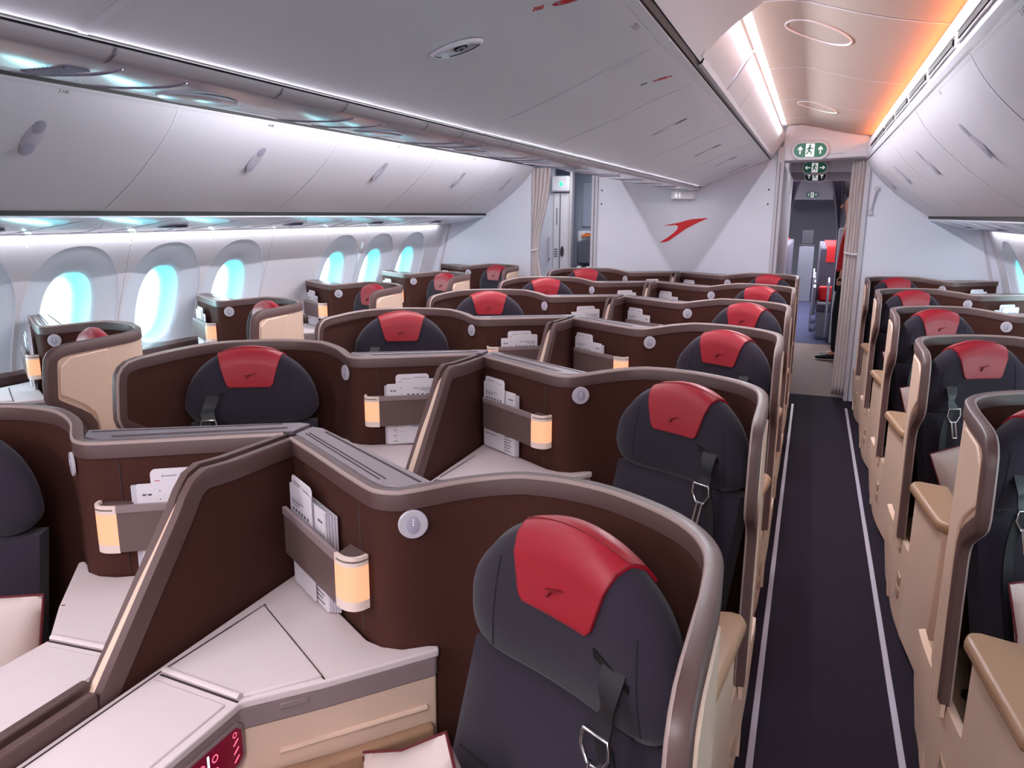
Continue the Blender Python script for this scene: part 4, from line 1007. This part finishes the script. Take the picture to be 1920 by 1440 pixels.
# seat end shields and rails at the aisle edge of the rear cabin
for i, y in enumerate((10.75, 11.6, 12.45)):
    o_ = MB().slab([(-.30,.05),(-.26,.46),(-.22,.74),(-.12,.80),(.10,.76),(.06,.40),(.10,.05)], lambda p,q,t: (CX+(1.13 if i else 1.31)+t,y+p,q), -.012, .012).build('seat_end_shield', 'metal_grey', bevel=.006); tag(o_, f'silver seat end shield on the rear cabin aisle, {words[i]}', 'seat shield', 'silver seat end shields')
rl = MB().box(CX+.768, CX+.79, 7.18, 10.2, .0, 2.0).build('galley_edge', 'surround', bevel=.005); rl['kind'] = 'structure'
cu_ = MB().box(CX+1.20, CX+1.40, 10.95, 11.05, .462, .66).build('seat_cushion', 'seat_red', bevel=.03, seg=3); tag(cu_, 'bright red cushion standing on the nearest grey seat right of the rear aisle', 'cushion')
tr_ = empty('service_trolley', (CX+.98, 15.5, 0)); tag(tr_, 'narrow grey service trolley far down the rear aisle', 'trolley')
MB().box(-.13,.13,-.2,.2,.0,1.02).build('trolley_body', 'metal_grey', tr_, bevel=.01); MB().box(-.14,.14,-.21,.21,1.02,1.05).build('trolley_top', 'ink_dark', tr_, bevel=.006); MB().box(-.10,.10,-.16,-.02,1.05,1.30).build('drink_carton', 'ink_dark', tr_, bevel=.01)
# ------------------------------------------------------------------ crew member standing beyond the curtain
def skin_body(name, joints, edges, m, parent=None, root_i=0):
    me = bpy.data.meshes.new(name); me.from_pydata([j[:3] for j in joints], edges, []); me.materials.append(MATS[m])
    ob = bpy.data.objects.new(name, me); COL.objects.link(ob)
    if parent: ob.parent = parent
    sk = ob.modifiers.new('skin', 'SKIN'); sk.use_smooth_shade = True
    for i, v in enumerate(me.skin_vertices[0].data):
        r = joints[i][3]; v.radius = (r if isinstance(r, tuple) else (r, r)); v.use_root = (i == root_i)
    ss = ob.modifiers.new('sub', 'SUBSURF'); ss.levels = 2; ss.render_levels = 2
    # bake so that every copy of the scene reads one continuous mesh
    dg = bpy.context.evaluated_depsgraph_get(); me2 = bpy.data.meshes.new_from_object(ob.evaluated_get(dg)); ob.modifiers.clear(); ob.data = me2
    if not me2.materials: me2.materials.append(MATS[m])
    return ob
# facing -x (into the aisle); body frame: x forward = -x world, built at (CX+1.56, 9.25)
pr = empty('person', (CX+1.455, 9.22, 0)); tag(pr, 'crew member in red uniform jacket and black trousers behind the right curtain', 'person')
body = skin_body('body', [(0,0,.96,(.10,.13)),(0,0,1.15,(.09,.12)),(0,0,1.34,(.10,.15)),(0,0,1.44,(.07,.10)),(-.01,0,1.52,.05),(-.02,0,1.60,(.075,.07)),(-.03,0,1.70,(.09,.072)),(-.02,0,1.77,(.06,.05)),
    (0,.09,.92,.085),(-.02,.10,.52,.055),(0,.10,.10,.04),(-.10,.10,.04,.035),
    (0,-.09,.92,.085),(-.05,-.09,.52,.055),(-.04,-.09,.10,.04),(-.15,-.09,.04,.035),
    (0,.18,1.40,.055),(.0,.235,1.15,.042),(-.07,.22,.92,.033),
    (0,-.18,1.40,.055),(.0,-.235,1.15,.042),(-.06,-.22,.95,.033),(-.07,-.22,.90,(.018,.030))],
    [(0,1),(1,2),(2,3),(3,4),(4,5),(5,6),(6,7),(0,8),(8,9),(9,10),(10,11),(0,12),(12,13),(13,14),(14,15),(3,16),(16,17),(17,18),(3,19),(19,20),(20,21),(21,22)], 'skin', pr)
jacket = skin_body('jacket', [(0,0,.86,(.13,.165)),(0,0,1.0,(.125,.16)),(0,0,1.18,(.115,.145)),(0,0,1.36,(.125,.17)),(0,0,1.45,(.07,.10)),
    (0,.185,1.40,.072),(.0,.235,1.15,.058),(-.05,.225,.98,.046),(0,-.185,1.40,.072),(.0,-.235,1.15,.058),(-.05,-.225,.98,.046)],
    [(0,1),(1,2),(2,3),(3,4),(3,5),(5,6),(6,7),(3,8),(8,9),(9,10)], 'uniform_red', pr)
tro = skin_body('trousers', [(0,0,.95,(.115,.145)),(0,.09,.88,.10),(-.02,.10,.52,.075),(0,.10,.07,.062),(0,-.09,.88,.10),(-.05,-.09,.52,.075),(-.04,-.09,.07,.062)],
    [(0,1),(1,2),(2,3),(0,4),(4,5),(5,6)], 'trousers', pr)
for x, y in ((0,.10),(-.05,-.09)):
    skin_body('shoe', [(x+.07,y,.045,(.042,.04)),(x-.02,y,.05,(.045,.042)),(x-.12,y,.035,(.045,.03)),(x-.205,y,.025,(.028,.018))], [(0,1),(1,2),(2,3)], 'black', pr)
skin_body('hair', [(.01,0,1.74,(.085,.08)),(.03,0,1.67,(.07,.07)),(.04,0,1.60,(.05,.06))], [(0,1),(1,2)], 'hair', pr)
# fingers of the forward hand, and the face
for k, (dy, ln) in enumerate(((-.022,.050),(-.008,.058),(.006,.054),(.018,.042))):
    for sy, x0_, z0_ in ((-1,-.074,.885),(1,-.076,.895)):
        skin_body('finger', [(x0_+dy,sy*.222,z0_,.009),(x0_+dy-.006,sy*.218,z0_-ln*.55,.0085),(x0_+dy-.004,sy*.210,z0_-ln,.007)], [(0,1),(1,2)], 'skin', body)
for sy in (-1, 1): skin_body('thumb', [(-.085,sy*.205,.92,.010),(-.100,sy*.195,.895,.009),(-.102,sy*.190,.870,.008)], [(0,1),(1,2)], 'skin', body)
mb = MB()
for dy in (-.028,.028): mb.disc((-.108,dy,1.685), (-1,0,0), .008, .004, 12, ax=Vector((0,1,0)))
mb.build('eyes', 'ink_dark', body); MB().tube([(-.10,0,1.69),(-.128,0,1.655),(-.105,0,1.648)], .009, 8).build('nose', 'skin', body); MB().tube([(-.104,-.02,1.625),(-.110,0,1.623),(-.104,.02,1.625)], .005, 6).build('mouth', 'red', body)
# ------------------------------------------------------------------ papers in the literature pockets
FW = Vector((.8315,-.5556))      # along the pocket wall, local
NW = Vector((-.5556,-.8315))     # towards the seat
def card(name, s, w, h, m, r=.008, th=.0012):
    pts = []
    for cx_, cz_, a0 in ((w-r,r,-90),(w-r,h-r,0),(r,h-r,90),(r,r,180)):
        for k in range(5): a = math.radians(a0+90*k/4); pts.append((cx_+r*math.cos(a), cz_+r*math.sin(a)))
    return MB(s).slab(pts, lambda p,q,t: (FW.x*p+NW.x*t, FW.y*p+NW.y*t, q), 0, th).build(name, m, smooth=0)
def bars(s, par, name, m, L, t=.0013):
    mb = MB(s)
    for (x, z, w, h) in L: mb.slab([(x,z),(x+w,z),(x+w,z+h),(x,z+h)], lambda p,q,t_: (FW.x*p+NW.x*t_, FW.y*p+NW.y*t_, q), t-.0006, t+.0005)
    return mb.build(name, m, par, smooth=0)
def printed(s, par, body, size, x, z, m='ink'):
    def fn(u, v):
        uu = (x+u) if s > 0 else (x+WID-u) ; return (s*(FW.x*uu+NW.x*.0018), FW.y*uu+NW.y*.0018, z+v)
    WID = 0 if s > 0 else .075
    return text_ob('lettering', body, size, m, fn, par)
PAPERS = {}
for s_ in (1, -1):
    c1 = card('safety_card', s_, .128, .236, 'paper'); bars(s_, c1, 'printed_lines', 'ink', [(.012,.196,.05,.0018),(.012,.190,.038,.0014)]+[(.016+.017*k,.176,.008,.007) for k in range(6)]+[(.012,.160-.014*k,.10-.02*(k % 3),.0022) for k in range(9)])
    printed(s_, c1, 'Safety information', .0098, .012, .200)
    c2 = card('menu_card', s_, .118, .252, 'paper', r=.012); bars(s_, c2, 'printed_lines', 'ink_red', [(.010,.224,.10,.0016)]); bars(s_, c2, 'printed_text', 'ink', [(.010,.238,.045,.0014),(.010,.232,.035,.0014)]+[(.012,.20-.02*k,.09,.002) for k in range(9)])
    printed(s_, c2, 'Austrian', .0095, .070 if s_ > 0 else .020, .232)
    c3 = card('magazine', s_, .150, .222, 'paper', r=.003, th=.004); bars(s_, c3, 'cover_photo', 'photo_print', [(.020,.01,.040,.07)], .0042); bars(s_, c3, 'cover_motif', 'orange_print', [(.030,.022,.018,.010),(.038,.030,.014,.012)], .0046)
    printed_mb = bars(s_, c3, 'printed_lines', 'ink', [(.075,.070-.010*k,.055-.01*(k % 2),.002) for k in range(7)]+[(.115,.195,.012,.004),(.130,.195,.008,.004)], .0043)
    c4 = card('folder', s_, .140, .215, 'paper_grey', r=.003, th=.003)
    PAPERS[s_] = (c1, c2, c3, c4)
PUSED = set()
def paper(i, c, k, u, depth, z, label, cat, dz=0):
    ox, oy, s_ = OR[c]; o = PAPERS[s_][i]
    if (s_, i) in PUSED: o = copy_tree(o)
    PUSED.add((s_, i))
    b0 = Vector((-.42,.205))      # wall base line start
    p = b0+FW*u+NW*depth
    o.location = (ox+s_*p.x, oy+1.12*k+p.y, z); tag(o, label, cat, 'papers in the seat pockets')
pw = {'A':'centre-right','B':'centre-left','C':'right window','D':'left window'}
for c in 'ABCD':
    for k in ROWS[c]:
        w = f'{rowword(c,k)} seat row, {pw[c]} column'; j = (k*7+ord(c)) % 3
        u0 = .055+.010*j+(.085 if c in 'BC' else .03 if c == 'D' else 0)
        paper(0, c, k, u0, .034, .756, f'white safety card in the pocket of the {w}', 'safety card')
        paper(1, c, k, u0+(.004 if c in 'A' else .03), .030, .758, f'white rounded card behind the safety card, {w}', 'card')
        paper(2, c, k, u0+.030, .024, .753, f'white magazine in the pocket of the {w}', 'magazine')
        if (c, k) in (('A',0),('A',1),('B',0),('B',1),('A',2)):
            for q in range(4 if k == 0 else 2): paper(3, c, k, u0+.044+.004*q, .0195-.0045*q, .753, f'grey-edged folder behind the magazine, {w}' if q == 0 else f'thin folder number {q+1} from the front, {w}', 'folder')
# ------------------------------------------------------------------ pillows
def pillow(c, k, a, b, z, rot, label, size=(.15,.135)):
    ox, oy, s_ = OR[c]; N = 18; top = []; bot = []
    def P(u, v, sg):
        e = (1-abs(u)**2.2)*(1-abs(v)**2.2); px_ = size[0]*u*(1-.07*(1-abs(v))*abs(u)**2); pz_ = size[1]*v*(1-.09*(1-abs(u))*abs(v)**2)
        t_ = sg*(.060*max(0,e)**.6+.004*math.sin(7*u+3*v)*e)
        ca, sa = math.cos(rot), math.sin(rot); q = px_*ca-pz_*sa; r = px_*sa+pz_*ca
        x, y, zz = SP(a+q, b+t_+.10*(-r), z+r); return (x, y, zz)
    U = [-1+2*i/N for i in range(N+1)]
    mb = MB(s_); mb.grid([[P(u,v,1) for u in U] for v in U]); mb.grid([[P(u,v,-1) for u in U] for v in U])
    ob = mb.build('pillow', 'pillow', smooth=80); ob.location = (ox, oy+1.12*k, 0); tag(ob, label, 'pillow', 'pillows on the seats')
    rim = [P(u,-1,0) for u in U]+[P(1,v,0) for v in U[1:]]+[P(-u,1,0) for u in U[1:]]+[P(-1,-v,0) for v in U[1:]]
    MB(s_).tube(rim, .0028, 6, cap=False).build('pillow_piping', 'pillow_trim', ob)
pillow('A', 0, -.13, .205, .57, .62, 'cream pillow with dark red piping on the nearest seat beside the right aisle')
pillow('B', 0, -.15, .215, .625, .06, 'cream pillow on the seat at the left edge, nearest row')
pillow('C', 1, .10, .215, .60, -.15, 'white pillow on the nearest seat of the right window column')
pillow('C', 2, .12, .205, .62, -.30, 'white pillow on the second seat of the right window column')
pillow('C', 3, .13, .205, .62, -.20, 'white pillow on the third seat of the right window column, mostly hidden')
pillow('C', 4, .13, .205, .62, -.20, 'white pillow on the fourth seat of the right window column, barely visible')
